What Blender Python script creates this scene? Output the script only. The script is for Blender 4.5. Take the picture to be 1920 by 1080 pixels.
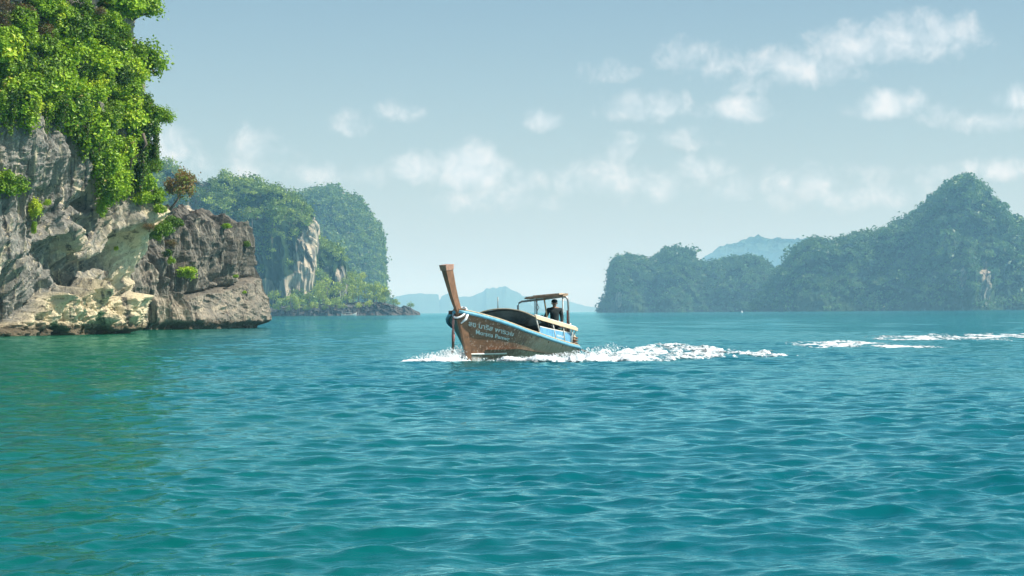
import bpy, bmesh, math, random
import numpy as np
from mathutils import Matrix, Vector

for o in list(bpy.data.objects):
    bpy.data.objects.remove(o)
SC = bpy.context.scene
COL = SC.collection
R = math.radians
rng = np.random.default_rng(7)
random.seed(7)

# ------------------------------------------------------------------ camera
F = 4000.0                       # focal length in pixels of the 1920 px wide photograph
CAM_H = 1.5
cam_d = bpy.data.cameras.new('camera')
cam_d.sensor_width = 36.0
cam_d.lens = 36.0 * F / 1920.0
cam_d.clip_start = 0.1
cam_d.clip_end = 60000
cam = bpy.data.objects.new('camera', cam_d)
COL.objects.link(cam)
CM = Matrix.Rotation(R(90 + 0.649), 4, 'X') @ Matrix.Rotation(R(-0.42), 4, 'Z')
CM = Matrix.Translation((0, 0, CAM_H)) @ CM
cam.matrix_world = CM
SC.camera = cam
RC = np.array(CM.to_3x3())
CP = np.array([0, 0, CAM_H])


def at(px, py, d):
    """photo pixel + distance along world Y -> world point(s)"""
    px, py, d = np.broadcast_arrays(np.asarray(px, float), np.asarray(py, float), np.asarray(d, float))
    loc = np.stack([(px - 960) / F, -(py - 540) / F, -np.ones_like(px)], -1)
    w = loc @ RC.T
    return CP + w * (d / w[..., 1])[..., None]


def proj(P):
    q = (np.asarray(P, float) - CP) @ RC
    return np.stack([960 + F * q[..., 0] / -q[..., 2], 540 - F * q[..., 1] / -q[..., 2]], -1)


# ------------------------------------------------------------------ light
SUN = Vector((0.86, -0.16, 0.98)).normalized()
SUN_EL = math.asin(SUN.z)
SUN_AZ = math.atan2(SUN.x, SUN.y)
sl = bpy.data.lights.new('sun', 'SUN')
sl.energy = 5.0
sl.angle = R(0.53)
sl.color = (1.0, 0.95, 0.86)
so = bpy.data.objects.new('sun', sl)
so.rotation_euler = (-SUN).to_track_quat('-Z', 'Y').to_euler()
so.location = (60, -20, 120)
COL.objects.link(so)

SC.view_settings.view_transform = 'Standard'
SC.view_settings.look = 'None'
SC.view_settings.gamma = 1
SC.view_settings.use_curve_mapping = False
SC.view_settings.exposure = 0.58
SC.render.engine = 'CYCLES'
cy = SC.cycles
cy.max_bounces = 6
cy.diffuse_bounces = 2
cy.glossy_bounces = 3
cy.transmission_bounces = 3
cy.volume_bounces = 2
cy.transparent_max_bounces = 8
cy.use_denoising = True
try:
    cy.denoiser = 'OPENIMAGEDENOISE'
    cy.denoising_input_passes = 'RGB_ALBEDO_NORMAL'
    cy.denoising_prefilter = 'ACCURATE'
except Exception:
    pass
cy.sample_clamp_indirect = 4.0


class NB:
    """small node-tree builder"""
    def __init__(self, nt):
        self.nt = nt
        self.n = nt.nodes
        self.l = nt.links

    def new(self, t, **kw):
        x = self.n.new(t)
        for k, v in kw.items():
            setattr(x, k, v)
        return x

    def put(self, sock, v):
        if v is None:
            return
        if isinstance(v, bpy.types.NodeSocket):
            self.l.new(v, sock)
        else:
            sock.default_value = v

    def m(self, op, a, b=None, c=None, clamp=False):
        x = self.new('ShaderNodeMath', operation=op)
        x.use_clamp = clamp
        for i, v in enumerate((a, b, c)):
            self.put(x.inputs[i], v)
        return x.outputs[0]

    def vm(self, op, a, b=None):
        x = self.new('ShaderNodeVectorMath', operation=op)
        self.put(x.inputs[0], a)
        self.put(x.inputs[1], b)
        return x.outputs[0]

    def noise(self, vec, scale, detail=4, rough=0.55, dist=0.0, out='Fac'):
        x = self.new('ShaderNodeTexNoise')
        self.put(x.inputs['Vector'], vec)
        x.inputs['Scale'].default_value = scale
        x.inputs['Detail'].default_value = detail
        x.inputs['Roughness'].default_value = rough
        x.inputs['Distortion'].default_value = dist
        return x.outputs[out]

    def ss(self, v, a, b):
        x = self.new('ShaderNodeMapRange', interpolation_type='SMOOTHSTEP')
        self.put(x.inputs['Value'], v)
        x.inputs['From Min'].default_value = a
        x.inputs['From Max'].default_value = b
        return x.outputs[0]

    def mix(self, f, a, b, mode='MIX'):
        x = self.new('ShaderNodeMix', data_type='RGBA', blend_type=mode)
        self.put(x.inputs[0], f)
        self.put(x.inputs[6], a)
        self.put(x.inputs[7], b)
        return x.outputs[2]

    def attr(self, name, out='Fac'):
        x = self.new('ShaderNodeAttribute', attribute_name=name)
        return x.outputs[out]


# ------------------------------------------------------------------ sky
world = bpy.data.worlds.new('World')
SC.world = world
world.use_nodes = True
w = NB(world.node_tree)
w.n.clear()
sky = w.new('ShaderNodeTexSky', sky_type='NISHITA')
sky.sun_disc = False
sky.sun_elevation = SUN_EL
sky.sun_rotation = SUN_AZ
sky.altitude = 0
sky.air_density = 1.0
sky.dust_density = 1.0
sky.ozone_density = 2.0
SKY_STRENGTH = 0.065
tc = w.new('ShaderNodeTexCoord').outputs['Generated']
sep = w.new('ShaderNodeSeparateXYZ')
w.l.new(tc, sep.inputs[0])
u = w.m('MULTIPLY', w.m('ARCTAN2', sep.outputs[0], sep.outputs[1]), F)
v = w.m('MULTIPLY', w.m('ARCSINE', sep.outputs[2]), F)
cv = w.new('ShaderNodeCombineXYZ')
w.put(cv.inputs[0], u)
w.put(cv.inputs[1], v)
uv = cv.outputs[0]
fb = w.noise(uv, 0.017, 8, 0.60, 0.3)
fb2 = w.noise(uv, 0.0058, 4, 0.55)
# clouds: centre and half-size in hundredths of the view (x, y, half width, half height, density)
CLOUDS = [(1725, 85, 120, 42, 1.05), (1620, 100, 100, 40, .95), (1500, 135, 120, 36, .8), (1285, 112, 56, 30, .62), (1350, 130, 46, 34, .55),
          (1420, 160, 60, 24, .5), (1215, 205, 76, 28, .95), (1390, 212, 76, 25, .85), (1028, 228, 40, 21, .85), (1675, 208, 70, 28, .95), (1760, 222, 60, 22, .55),
          (1905, 200, 40, 26, 1.0), (1880, 238, 80, 26, .7), (885, 320, 66, 44, 1.45), (785, 322, 58, 30, 1.1), (985, 345, 56, 24, .7), (700, 335, 50, 20, .5),
          (1165, 278, 36, 30, .62), (1130, 345, 100, 34, .68), (1250, 350, 110, 36, .62), (1315, 325, 56, 26, .68), (1370, 362, 46, 30, .6),
          (750, 213, 38, 22, .55), (665, 240, 36, 22, .5), (305, 292, 64, 42, .95), (485, 284, 50, 32, .62), (350, 322, 80, 32, .55), (480, 322, 90, 28, .5),
          (610, 332, 46, 20, .55), (1520, 345, 120, 28, .62), (1750, 335, 90, 18, .55), (1885, 328, 80, 18, .62), (1620, 372, 150, 26, .5), (920, 375, 120, 24, .5),
          (1130, 140, 60, 16, .3), (1300, 265, 44, 20, .4)]
mm = None
for (cx, cyy, a, b, dens) in CLOUDS:
    uu = math.atan((cx - 960) / F) * F
    vv = 585.3 - 0.0073 * (cx - 960) - cyy
    a, b = a * 1.2, b * 1.38
    d1 = w.m('MULTIPLY_ADD', u, 1 / a, -uu / a)
    d2 = w.m('MULTIPLY_ADD', v, 1 / b, -vv / b)
    # flatter underside than top: the lower half is squeezed
    d2 = w.m('MULTIPLY', d2, w.m('MULTIPLY_ADD', w.m('LESS_THAN', d2, 0.0), 0.40, 1.0))
    q = w.m('ADD', w.m('MULTIPLY', d1, d1), w.m('MULTIPLY', d2, d2))
    k = w.m('MULTIPLY_ADD', q, -dens * 0.9, dens)
    mm = k if mm is None else w.m('MAXIMUM', mm, k)
# the same scattered cumulus goes on all round the horizon, outside the photograph's view
side = w.ss(w.m('ABSOLUTE', u), 1000, 1250)
band = w.m('SUBTRACT', 1.0, w.m('ABSOLUTE', w.m('MULTIPLY_ADD', v, 1 / 600.0, -380 / 600.0)))
gen = w.m('MULTIPLY', w.m('MULTIPLY_ADD', fb2, 7.0, -3.9), side)
gen = w.m('MINIMUM', gen, w.m('MULTIPLY', band, 1.2))
gen = w.m('ADD', gen, w.m('MULTIPLY_ADD', side, 0.9, -0.9))
mm = w.m('MAXIMUM', mm, gen)
mm = w.m('MAXIMUM', mm, -0.6)
den = w.m('ADD', mm, w.m('MULTIPLY_ADD', fb, 3.0, -1.60))
cov = w.ss(den, -0.15, 1.35)
cov = w.m('MULTIPLY', cov, 0.68)
grade = w.mix(1.0, sky.outputs[0], (0.80, 1.00, 1.04, 1), 'MULTIPLY')
# thin high haze that whitens the lower sky, the same all round
elev = w.m('MAXIMUM', v, 0.0)
veil = w.m('POWER', 2.718, w.m('MULTIPLY', elev, -1 / 350.0))
grade = w.mix(w.m('MULTIPLY', veil, 0.88), grade, (7.6, 8.5, 8.9, 1))
bg = w.new('ShaderNodeBackground')
w.put(bg.inputs[0], grade)
bg.inputs[1].default_value = SKY_STRENGTH
bgc = w.new('ShaderNodeBackground')
shade = w.ss(fb, 0.35, 0.75)
w.put(bgc.inputs[0], w.mix(shade, (0.80, 0.88, 0.93, 1), (1.0, 0.99, 0.98, 1)))
bgc.inputs[1].default_value = 0.74
mxs = w.new('ShaderNodeMixShader')
w.put(mxs.inputs[0], cov)
w.l.new(bg.outputs[0], mxs.inputs[1])
w.l.new(bgc.outputs[0], mxs.inputs[2])
wo = w.new('ShaderNodeOutputWorld')
w.l.new(mxs.outputs[0], wo.inputs[0])


# ------------------------------------------------------------------ numpy noise
def _hash(ix, iy, iz):
    h = (ix.astype(np.int64) * 374761393 + iy.astype(np.int64) * 668265263 + iz.astype(np.int64) * 2147483647) & 0xFFFFFFFF
    h = ((h ^ (h >> 13)) * 1274126177) & 0xFFFFFFFF
    h = ((h ^ (h >> 16)) * 2246822519) & 0xFFFFFFFF
    return ((h ^ (h >> 15)) & 0xFFFFFF) / float(0xFFFFFF)


def vnoise(P):
    P = np.asarray(P, float)
    i = np.floor(P)
    f = P - i
    f = f * f * f * (f * (f * 6 - 15) + 10)
    ix, iy, iz = i[..., 0], i[..., 1], i[..., 2]
    fx, fy, fz = f[..., 0], f[..., 1], f[..., 2]
    r = 0
    for dx in (0, 1):
        for dy in (0, 1):
            for dz in (0, 1):
                wgt = (fx if dx else 1 - fx) * (fy if dy else 1 - fy) * (fz if dz else 1 - fz)
                r = r + wgt * _hash(ix + dx, iy + dy, iz + dz)
    return r * 2 - 1


def fbm(P, octv=4, lac=2.03, gain=0.5):
    r = 0
    a = 1.0
    P = np.asarray(P, float)
    for k in range(octv):
        r = r + a * vnoise(P + 17.3 * k)
        P = P * lac
        a *= gain
    return r


def ridged(P, octv=4, lac=2.1, gain=0.5):
    r = 0
    a = 1.0
    P = np.asarray(P, float)
    for k in range(octv):
        r = r + a * (1 - 2 * np.abs(vnoise(P + 31.7 * k)))
        P = P * lac
        a *= gain
    return r


def sst(a, b, x):
    t = np.clip((x - a) / (b - a), 0, 1)
    return t * t * (3 - 2 * t)


# ------------------------------------------------------------------ mesh helpers
def make_mesh(name, V, Fc, smooth=True, attrs=None):
    V = np.ascontiguousarray(V, np.float32)
    Fc = np.ascontiguousarray(Fc, np.int32)
    me = bpy.data.meshes.new(name)
    k = Fc.shape[1]
    me.vertices.add(len(V))
    me.vertices.foreach_set('co', V.ravel())
    me.loops.add(Fc.size)
    me.loops.foreach_set('vertex_index', Fc.ravel())
    me.polygons.add(len(Fc))
    me.polygons.foreach_set('loop_start', np.arange(0, Fc.size, k, dtype=np.int32))
    me.polygons.foreach_set('use_smooth', np.full(len(Fc), smooth, bool))
    me.update(calc_edges=True)
    for an, av in (attrs or {}).items():
        a = me.attributes.new(an, 'FLOAT', 'POINT')
        a.data.foreach_set('value', np.ascontiguousarray(av, np.float32).ravel())
    return me


def grid_faces(n, m_, wrap=False):
    i, j = np.meshgrid(np.arange(n - 1), np.arange(m_ - 1), indexing='ij')
    a = (i * m_ + j).ravel()
    return np.stack([a, a + m_, a + m_ + 1, a + 1], -1)


def link(name, me, mat=None, parent=None, label=None, cat=None, group=None, kind=None):
    o = bpy.data.objects.new(name, me)
    if me is not None and mat is not None and len(me.materials) == 0:
        me.materials.append(mat)
    COL.objects.link(o)
    if parent is not None:
        o.parent = parent
    for k_, v_ in (('label', label), ('category', cat), ('group', group), ('kind', kind)):
        if v_:
            o[k_] = v_
    return o


def empty(name, loc=(0, 0, 0), **kw):
    o = link(name, None, **kw)
    o.location = loc
    o.empty_display_size = 0.2
    return o


class MB:
    """collects polygons for one part"""
    def __init__(self):
        self.v = []
        self.f = []

    def add(self, V, Fc):
        b = len(self.v)
        self.v += [tuple(map(float, p)) for p in V]
        self.f += [tuple(int(i) + b for i in q) for q in Fc]
        return self

    def box(self, c, s, rot=None):
        c = np.array(c, float)
        P = np.array([[x, y, z] for x in (-.5, .5) for y in (-.5, .5) for z in (-.5, .5)]) * np.array(s)
        if rot is not None:
            P = P @ np.array(rot).T
        self.add(P + c, [(0, 1, 3, 2), (4, 6, 7, 5), (0, 4, 5, 1), (2, 3, 7, 6), (0, 2, 6, 4), (1, 5, 7, 3)])
        return self

    def tube(self, pts, r, n=8, cap=True, flat=1.0):
        pts = np.array(pts, float)
        r = np.broadcast_to(np.asarray(r, float), (len(pts),))
        rings = []
        up = np.array([0.123, 0.05, 1.0])
        for i, p in enumerate(pts):
            t = pts[min(i + 1, len(pts) - 1)] - pts[max(i - 1, 0)]
            t = t / (np.linalg.norm(t) + 1e-9)
            a = up if abs(t @ up) < 0.93 * np.linalg.norm(up) else np.array([1.0, 0.1, 0])
            x = np.cross(t, a)
            x /= np.linalg.norm(x)
            y = np.cross(x, t)
            an = np.linspace(0, 2 * np.pi, n, endpoint=False)
            rings.append(p + r[i] * (np.cos(an)[:, None] * x + flat * np.sin(an)[:, None] * y))
        V = np.concatenate(rings)
        Fc = []
        for i in range(len(pts) - 1):
            for j in range(n):
                j2 = (j + 1) % n
                Fc.append((i * n + j, i * n + j2, (i + 1) * n + j2, (i + 1) * n + j))
        if cap:
            Fc.append(tuple(range(n))[::-1])
            Fc.append(tuple((len(pts) - 1) * n + j for j in range(n)))
        self.add(V, Fc)
        return self

    def ball(self, c, r, n=8, m_=6):
        c = np.array(c, float)
        r = np.broadcast_to(np.asarray(r, float), (3,))
        V = [c + (0, 0, r[2])]
        for i in range(1, m_):
            t = math.pi * i / m_
            for j in range(n):
                p = 2 * math.pi * j / n
                V.append(c + r * (math.sin(t) * math.cos(p), math.sin(t) * math.sin(p), math.cos(t)))
        V.append(c - (0, 0, r[2]))
        Fc = [(0, 1 + j, 1 + (j + 1) % n) for j in range(n)]
        for i in range(m_ - 2):
            for j in range(n):
                a = 1 + i * n
                Fc.append((a + j, a + n + j, a + n + (j + 1) % n, a + (j + 1) % n))
        a = 1 + (m_ - 2) * n
        Fc += [(len(V) - 1, a + (j + 1) % n, a + j) for j in range(n)]
        self.add(V, Fc)
        return self

    def mesh(self, name, smooth=False, bevel=0.0):
        me = bpy.data.meshes.new(name)
        me.from_pydata(self.v, [], self.f)
        bm = bmesh.new()
        bm.from_mesh(me)
        bmesh.ops.recalc_face_normals(bm, faces=bm.faces)
        if bevel:
            bmesh.ops.bevel(bm, geom=bm.edges[:], offset=bevel, segments=2, affect='EDGES', profile=0.7)
        bm.to_mesh(me)
        bm.free()
        me.polygons.foreach_set('use_smooth', np.full(len(me.polygons), smooth, bool))
        return me

    def build(self, name, mat, parent=None, smooth=False, bevel=0.0, **kw):
        return link(name, self.mesh(name, smooth, bevel), mat, parent, **kw)


# ------------------------------------------------------------------ materials
def material(name):
    m_ = bpy.data.materials.new(name)
    m_.use_nodes = True
    b = NB(m_.node_tree)
    b.n.clear()
    out = b.new('ShaderNodeOutputMaterial')
    p = b.new('ShaderNodeBsdfPrincipled')
    b.l.new(p.outputs[0], out.inputs[0])
    b.out = out
    b.p = p
    b.mat = m_
    b.geo = b.new('ShaderNodeNewGeometry')
    b.pos = b.geo.outputs['Position']
    b.obj = b.new('ShaderNodeTexCoord').outputs['Object']
    return b


def bump(b, h, strength, dist):
    x = b.new('ShaderNodeBump')
    b.put(x.inputs['Height'], h)
    x.inputs['Strength'].default_value = strength
    x.inputs['Distance'].default_value = dist
    b.l.new(x.outputs[0], b.p.inputs['Normal'])
    return x.outputs[0]


def plain(name, col, rough=0.6, metal=0.0, var=0.25, scale=9.0, spec=0.4, dirt=None):
    b = material(name)
    n1 = b.noise(b.obj, scale, 5, 0.6)
    c0 = tuple(x * (1 - var) for x in col) + (1,)
    c1 = tuple(min(1, x * (1 + var)) for x in col) + (1,)
    c = b.mix(b.ss(n1, 0.3, 0.7), c0, c1)
    if dirt:
        c = b.mix(b.m('MULTIPLY', b.ss(b.noise(b.obj, scale * 2.3, 6, 0.7), 0.52, 0.7), 0.8), c, tuple(dirt) + (1,))
    b.put(b.p.inputs['Base Color'], c)
    b.p.inputs['Roughness'].default_value = rough
    b.p.inputs['Metallic'].default_value = metal
    b.p.inputs['Specular IOR Level'].default_value = spec
    bump(b, n1, 0.2, 0.01)
    return b.mat


def leaf_mat(name, c_dark, c_mid, c_light, c_dry, dry=0.1, transl=0.3):
    b = material(name)
    t = b.attr('tint')
    big = b.noise(b.pos, 0.5, 3, 0.6)
    oi = b.new('ShaderNodeObjectInfo').outputs['Random']
    f = b.m('ADD', b.m('MULTIPLY', t, 0.5), b.m('MULTIPLY_ADD', big, 1.1, -0.35))
    f = b.m('ADD', f, b.m('MULTIPLY_ADD', oi, 0.5, -0.25))
    c = b.mix(b.ss(f, 0.0, 0.55), c_dark + (1,), c_mid + (1,))
    c = b.mix(b.ss(f, 0.5, 1.0), c, c_light + (1,))
    c = b.mix(b.m('LESS_THAN', b.attr('tint2'), dry), c, c_dry + (1,))
    b.n.remove(b.p)
    d = b.new('ShaderNodeBsdfDiffuse')
    tr = b.new('ShaderNodeBsdfTranslucent')
    g = b.new('ShaderNodeBsdfGlossy')
    g.inputs['Roughness'].default_value = 0.45
    g.inputs[0].default_value = (0.5, 0.5, 0.5, 1)
    b.put(d.inputs[0], c)
    b.put(tr.inputs[0], b.mix(1.0, c, (1.5, 1.45, 0.7, 1), 'MULTIPLY'))
    m1 = b.new('ShaderNodeMixShader')
    m1.inputs[0].default_value = transl
    b.l.new(d.outputs[0], m1.inputs[1])
    b.l.new(tr.outputs[0], m1.inputs[2])
    m2 = b.new('ShaderNodeMixShader')
    m2.inputs[0].default_value = 0.05
    b.l.new(m1.outputs[0], m2.inputs[1])
    b.l.new(g.outputs[0], m2.inputs[2])
    b.l.new(m2.outputs[0], b.out.inputs[0])
    return b.mat


def rock_mat(name, grey, tan, dark, orange, k=1.0, tide=True):
    b = material(name)
    st = b.new('ShaderNodeMapping')
    b.l.new(b.pos, st.inputs[0])
    st.inputs['Scale'].default_value = (1.0, 1.0, 0.09)
    s = st.outputs[0]
    n1 = b.noise(b.pos, 0.35 * k, 6, 0.65, 0.6)
    n2 = b.noise(s, 1.3 * k, 6, 0.62, 0.4)
    n3 = b.noise(b.pos, 3.2 * k, 6, 0.7)
    n4 = b.noise(s, 0.45 * k, 4, 0.6, 0.3)
    ta = b.attr('tan')
    f = b.m('ADD', b.m('MULTIPLY_ADD', n1, 1.5, -0.62), ta)
    c = b.mix(b.ss(f, 0.1, 0.9), grey + (1,), tan + (1,))
    c = b.mix(b.m('MULTIPLY', b.ss(n2, 0.52, 0.66), 0.85), c, dark + (1,))
    n5 = b.noise(s, 2.6 * k, 5, 0.6, 0.2)
    c = b.mix(b.m('MULTIPLY', b.ss(n5, 0.54, 0.66), 0.55), c, tuple(min(1, x * 1.25) for x in tan) + (1,))
    c = b.mix(b.m('MULTIPLY', b.ss(n4, 0.60, 0.72), 0.45), c, orange + (1,))
    c = b.mix(b.m('MULTIPLY', b.ss(n3, 0.56, 0.72), 0.45), c, tuple(min(1, x * 1.5) for x in tan) + (1,))
    c = b.mix(b.m('MULTIPLY', b.ss(n3, 0.46, 0.34), 0.55), c, dark + (1,))
    if tide:
        z = b.new('ShaderNodeSeparateXYZ')
        b.l.new(b.pos, z.inputs[0])
        zz = b.m('ADD', z.outputs[2], b.m('MULTIPLY_ADD', n3, 0.9, -0.45))
        c = b.mix(b.m('MULTIPLY', b.ss(zz, 1.15, 0.55), 0.85), c, (0.060, 0.045, 0.028, 1))
    b.put(b.p.inputs['Base Color'], c)
    b.p.inputs['Roughness'].default_value = 0.9
    b.p.inputs['Specular IOR Level'].default_value = 0.2
    h = b.m('ADD', b.m('MULTIPLY', n3, 1.0), b.m('MULTIPLY', n2, 0.8))
    bump(b, h, 0.75, 0.25 / k)
    return b.mat


M_CLIFF = rock_mat('limestone', (0.235, 0.228, 0.20), (0.60, 0.51, 0.335), (0.045, 0.047, 0.05), (0.34, 0.20, 0.11))
M_OUTCROP = rock_mat('dark_limestone', (0.155, 0.146, 0.122), (0.34, 0.29, 0.215), (0.036, 0.035, 0.033), (0.22, 0.145, 0.10))
M_FARROCK = rock_mat('far_limestone', (0.13, 0.135, 0.12), (0.44, 0.37, 0.27), (0.04, 0.045, 0.04), (0.30, 0.20, 0.12), 0.22, False)
def scrub_mat():
    b = material('island_scrub')
    n1 = b.noise(b.pos, 0.03, 5, 0.6)
    st = b.new('ShaderNodeMapping')
    b.l.new(b.pos, st.inputs[0])
    st.inputs['Scale'].default_value = (1.0, 1.0, 0.2)
    n2 = b.noise(st.outputs[0], 0.12, 5, 0.65)
    g = b.mix(b.ss(n1, 0.35, 0.65), (0.012, 0.030, 0.012, 1), (0.030, 0.060, 0.020, 1))
    r = b.mix(b.ss(n2, 0.38, 0.62), (0.09, 0.09, 0.08, 1), (0.42, 0.36, 0.26, 1))
    c = b.mix(b.ss(b.m('ADD', b.attr('tan'), b.m('MULTIPLY_ADD', n2, 0.8, -0.4)), 0.35, 0.6), g, r)
    b.put(b.p.inputs['Base Color'], c)
    b.p.inputs['Roughness'].default_value = 0.95
    b.p.inputs['Specular IOR Level'].default_value = 0.1
    bump(b, n2, 0.6, 3.0)
    return b.mat


M_SCRUB = scrub_mat()
M_SHORE = rock_mat('shore_rock', (0.07, 0.07, 0.065), (0.16, 0.14, 0.12), (0.03, 0.03, 0.03), (0.10, 0.08, 0.06), 0.25, False)
M_LEAF = leaf_mat('leaf_bright', (0.09, 0.18, 0.012), (0.27, 0.44, 0.025), (0.56, 0.64, 0.05), (0.30, 0.24, 0.08), 0.04, 0.22)
M_LEAF_D = leaf_mat('leaf_deep', (0.035, 0.085, 0.010), (0.12, 0.23, 0.018), (0.28, 0.40, 0.04), (0.16, 0.12, 0.05), 0.06, 0.2)
M_LEAF_DRY = leaf_mat('leaf_dry', (0.07, 0.05, 0.025), (0.17, 0.12, 0.055), (0.30, 0.22, 0.10), (0.12, 0.16, 0.03), 0.25, 0.25)
M_LEAF_FAR = leaf_mat('leaf_headland', (0.030, 0.075, 0.014), (0.12, 0.21, 0.028), (0.36, 0.46, 0.06), (0.14, 0.12, 0.06), 0.08, 0.2)
M_LEAF_SHORE = leaf_mat('leaf_headland_foot', (0.10, 0.17, 0.02), (0.28, 0.38, 0.04), (0.52, 0.56, 0.07), (0.2, 0.16, 0.07), 0.10, 0.25)
M_LEAF_ISLE = leaf_mat('leaf_island', (0.010, 0.044, 0.020), (0.032, 0.105, 0.036), (0.12, 0.22, 0.055), (0.12, 0.11, 0.05), 0.02, 0.2)
M_BARK = plain('bark', (0.13, 0.10, 0.075), 0.9)

# ------------------------------------------------------------------ sea
nw = 170
lam = np.exp(rng.uniform(math.log(0.14), math.log(1.6), nw))
lam[:6] = [6.5, 8.5, 5.2, 7.3, 10.5, 4.6]
wdir = R(-90 + 14) + rng.normal(0, R(48), nw)
slope = 0.0262 * np.where(lam > 2.2, 0.45, np.where(lam > 0.9, 0.70, 1.0))
amp = slope * lam / (2 * np.pi)
kk = 2 * np.pi / lam
kx, ky = kk * np.cos(wdir), kk * np.sin(wdir)
ph = rng.uniform(0, 2 * np.pi, nw)


def sea_disp(x, y, spacing):
    dx = np.zeros_like(x)
    dy = np.zeros_like(x)
    dz = np.zeros_like(x)
    # gusts: patches of calmer and rougher water
    g = 0.85 + 0.38 * fbm(np.stack([x * 0.11, y * 0.045, x * 0], -1), 3)
    g = np.clip(g, 0.35, 1.5)
    for i in range(nw):
        fade = np.clip((lam[i] / spacing - 1.9) / 1.5, 0, 1)
        if not fade.any():
            continue
        t = kx[i] * x + ky[i] * y + ph[i]
        s, c = np.sin(t), np.cos(t)
        a = amp[i] * fade * g
        dz += a * c
        dx -= 0.7 * a * s * kx[i] / kk[i]
        dy -= 0.7 * a * s * ky[i] / kk[i]
    return dx, dy, dz


def build_sea():
    rr = [2.5]
    while rr[-1] < 18000:
        r = rr[-1]
        if r < 9:
            dr = 0.25
        elif r < 20:
            dr = 0.042
        elif r < 180:
            dr = 0.0036 * r
        else:
            dr = 0.0036 * r * (r / 180.0) ** 0.85
        rr.append(r + min(dr, 900))
    rr = np.array(rr)
    half = 17.0
    dense = np.linspace(-half, half, 500)
    co = np.linspace(half, 360 - half, 60)[1:-1]
    th = np.concatenate([dense, co])
    a = R(1) * th
    RR, TT = np.meshgrid(rr, a, indexing='ij')
    X, Y = RR * np.sin(TT), RR * np.cos(TT)
    dth = np.full(len(th), 2 * half / 500)
    dth[500:] = 6.0
    sp = np.maximum(np.gradient(rr)[:, None] * np.ones_like(X), 0.55 * RR * R(1) * dth[None, :])
    dx, dy, dz = sea_disp(X, Y, sp)
    # tiny grid twist keeps sampling rows from lining up
    V = np.stack([X + dx, Y + dy, dz], -1)
    n, m_ = RR.shape
    Fc = grid_faces(n, m_)
    i = np.arange(n - 1)
    closing = np.stack([i * m_ + m_ - 1, (i + 1) * m_ + m_ - 1, (i + 1) * m_, i * m_], -1)
    Vf = V.reshape(-1, 3)
    Fc = np.concatenate([Fc, closing])
    Fc = Fc[:, ::-1]
    b = material('sea_water')
    n1 = b.noise(b.pos, 1.1, 3, 0.6, 0.3)
    mp = b.new('ShaderNodeMapping')
    b.l.new(b.pos, mp.inputs[0])
    mp.inputs['Scale'].default_value = (0.75, 1.5, 1.0)
    n2 = b.noise(mp.outputs[0], 5.0, 4, 0.6, 0.5)
    n0 = b.noise(b.pos, 0.10, 4, 0.6)
    # open water: the chop that the mesh is too coarse to carry far out
    ln = b.new('ShaderNodeVectorMath', operation='LENGTH')
    b.l.new(b.pos, ln.inputs[0])
    far = b.ss(ln.outputs['Value'], 70.0, 500.0)
    n3 = b.noise(b.pos, 0.42, 4, 0.6, 0.3)
    h = b.m('ADD', b.m('MULTIPLY', n2, 0.014), b.m('MULTIPLY', n1, 0.03))
    mid = b.ss(ln.outputs['Value'], 20.0, 90.0)
    h = b.m('ADD', h, b.m('MULTIPLY', n2, b.m('MULTIPLY', mid, 0.035)))
    h = b.m('ADD', h, b.m('MULTIPLY', n3, b.m('MULTIPLY', far, 0.40)))
    bump(b, h, 0.75, 1.0)
    # greener base colour along the near cliff: its foliage reflection painted into the water
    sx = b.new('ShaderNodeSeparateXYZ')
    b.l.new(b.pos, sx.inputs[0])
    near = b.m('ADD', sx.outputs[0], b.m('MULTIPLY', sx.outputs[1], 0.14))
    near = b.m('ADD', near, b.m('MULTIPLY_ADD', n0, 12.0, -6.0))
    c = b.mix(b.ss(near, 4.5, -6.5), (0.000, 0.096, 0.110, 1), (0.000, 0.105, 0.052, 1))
    nrm = b.p.inputs['Normal'].links[0].from_socket
    b.n.remove(b.p)
    df = b.new('ShaderNodeBsdfDiffuse')
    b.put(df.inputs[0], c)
    gl = b.new('ShaderNodeBsdfGlossy')
    gl.inputs[0].default_value = (0.52, 0.96, 1.0, 1)
    gl.inputs['Roughness'].default_value = 0.04
    b.l.new(nrm, gl.inputs['Normal'])
    fr = b.new('ShaderNodeFresnel')
    fr.inputs['IOR'].default_value = 1.40
    b.l.new(nrm, fr.inputs['Normal'])
    mx = b.new('ShaderNodeMixShader')
    b.l.new(fr.outputs[0], mx.inputs[0])
    b.l.new(df.outputs[0], mx.inputs[1])
    b.l.new(gl.outputs[0], mx.inputs[2])
    b.l.new(mx.outputs[0], b.out.inputs[0])
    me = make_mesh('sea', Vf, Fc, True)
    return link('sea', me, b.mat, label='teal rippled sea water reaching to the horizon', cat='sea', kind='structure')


build_sea()


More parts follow.
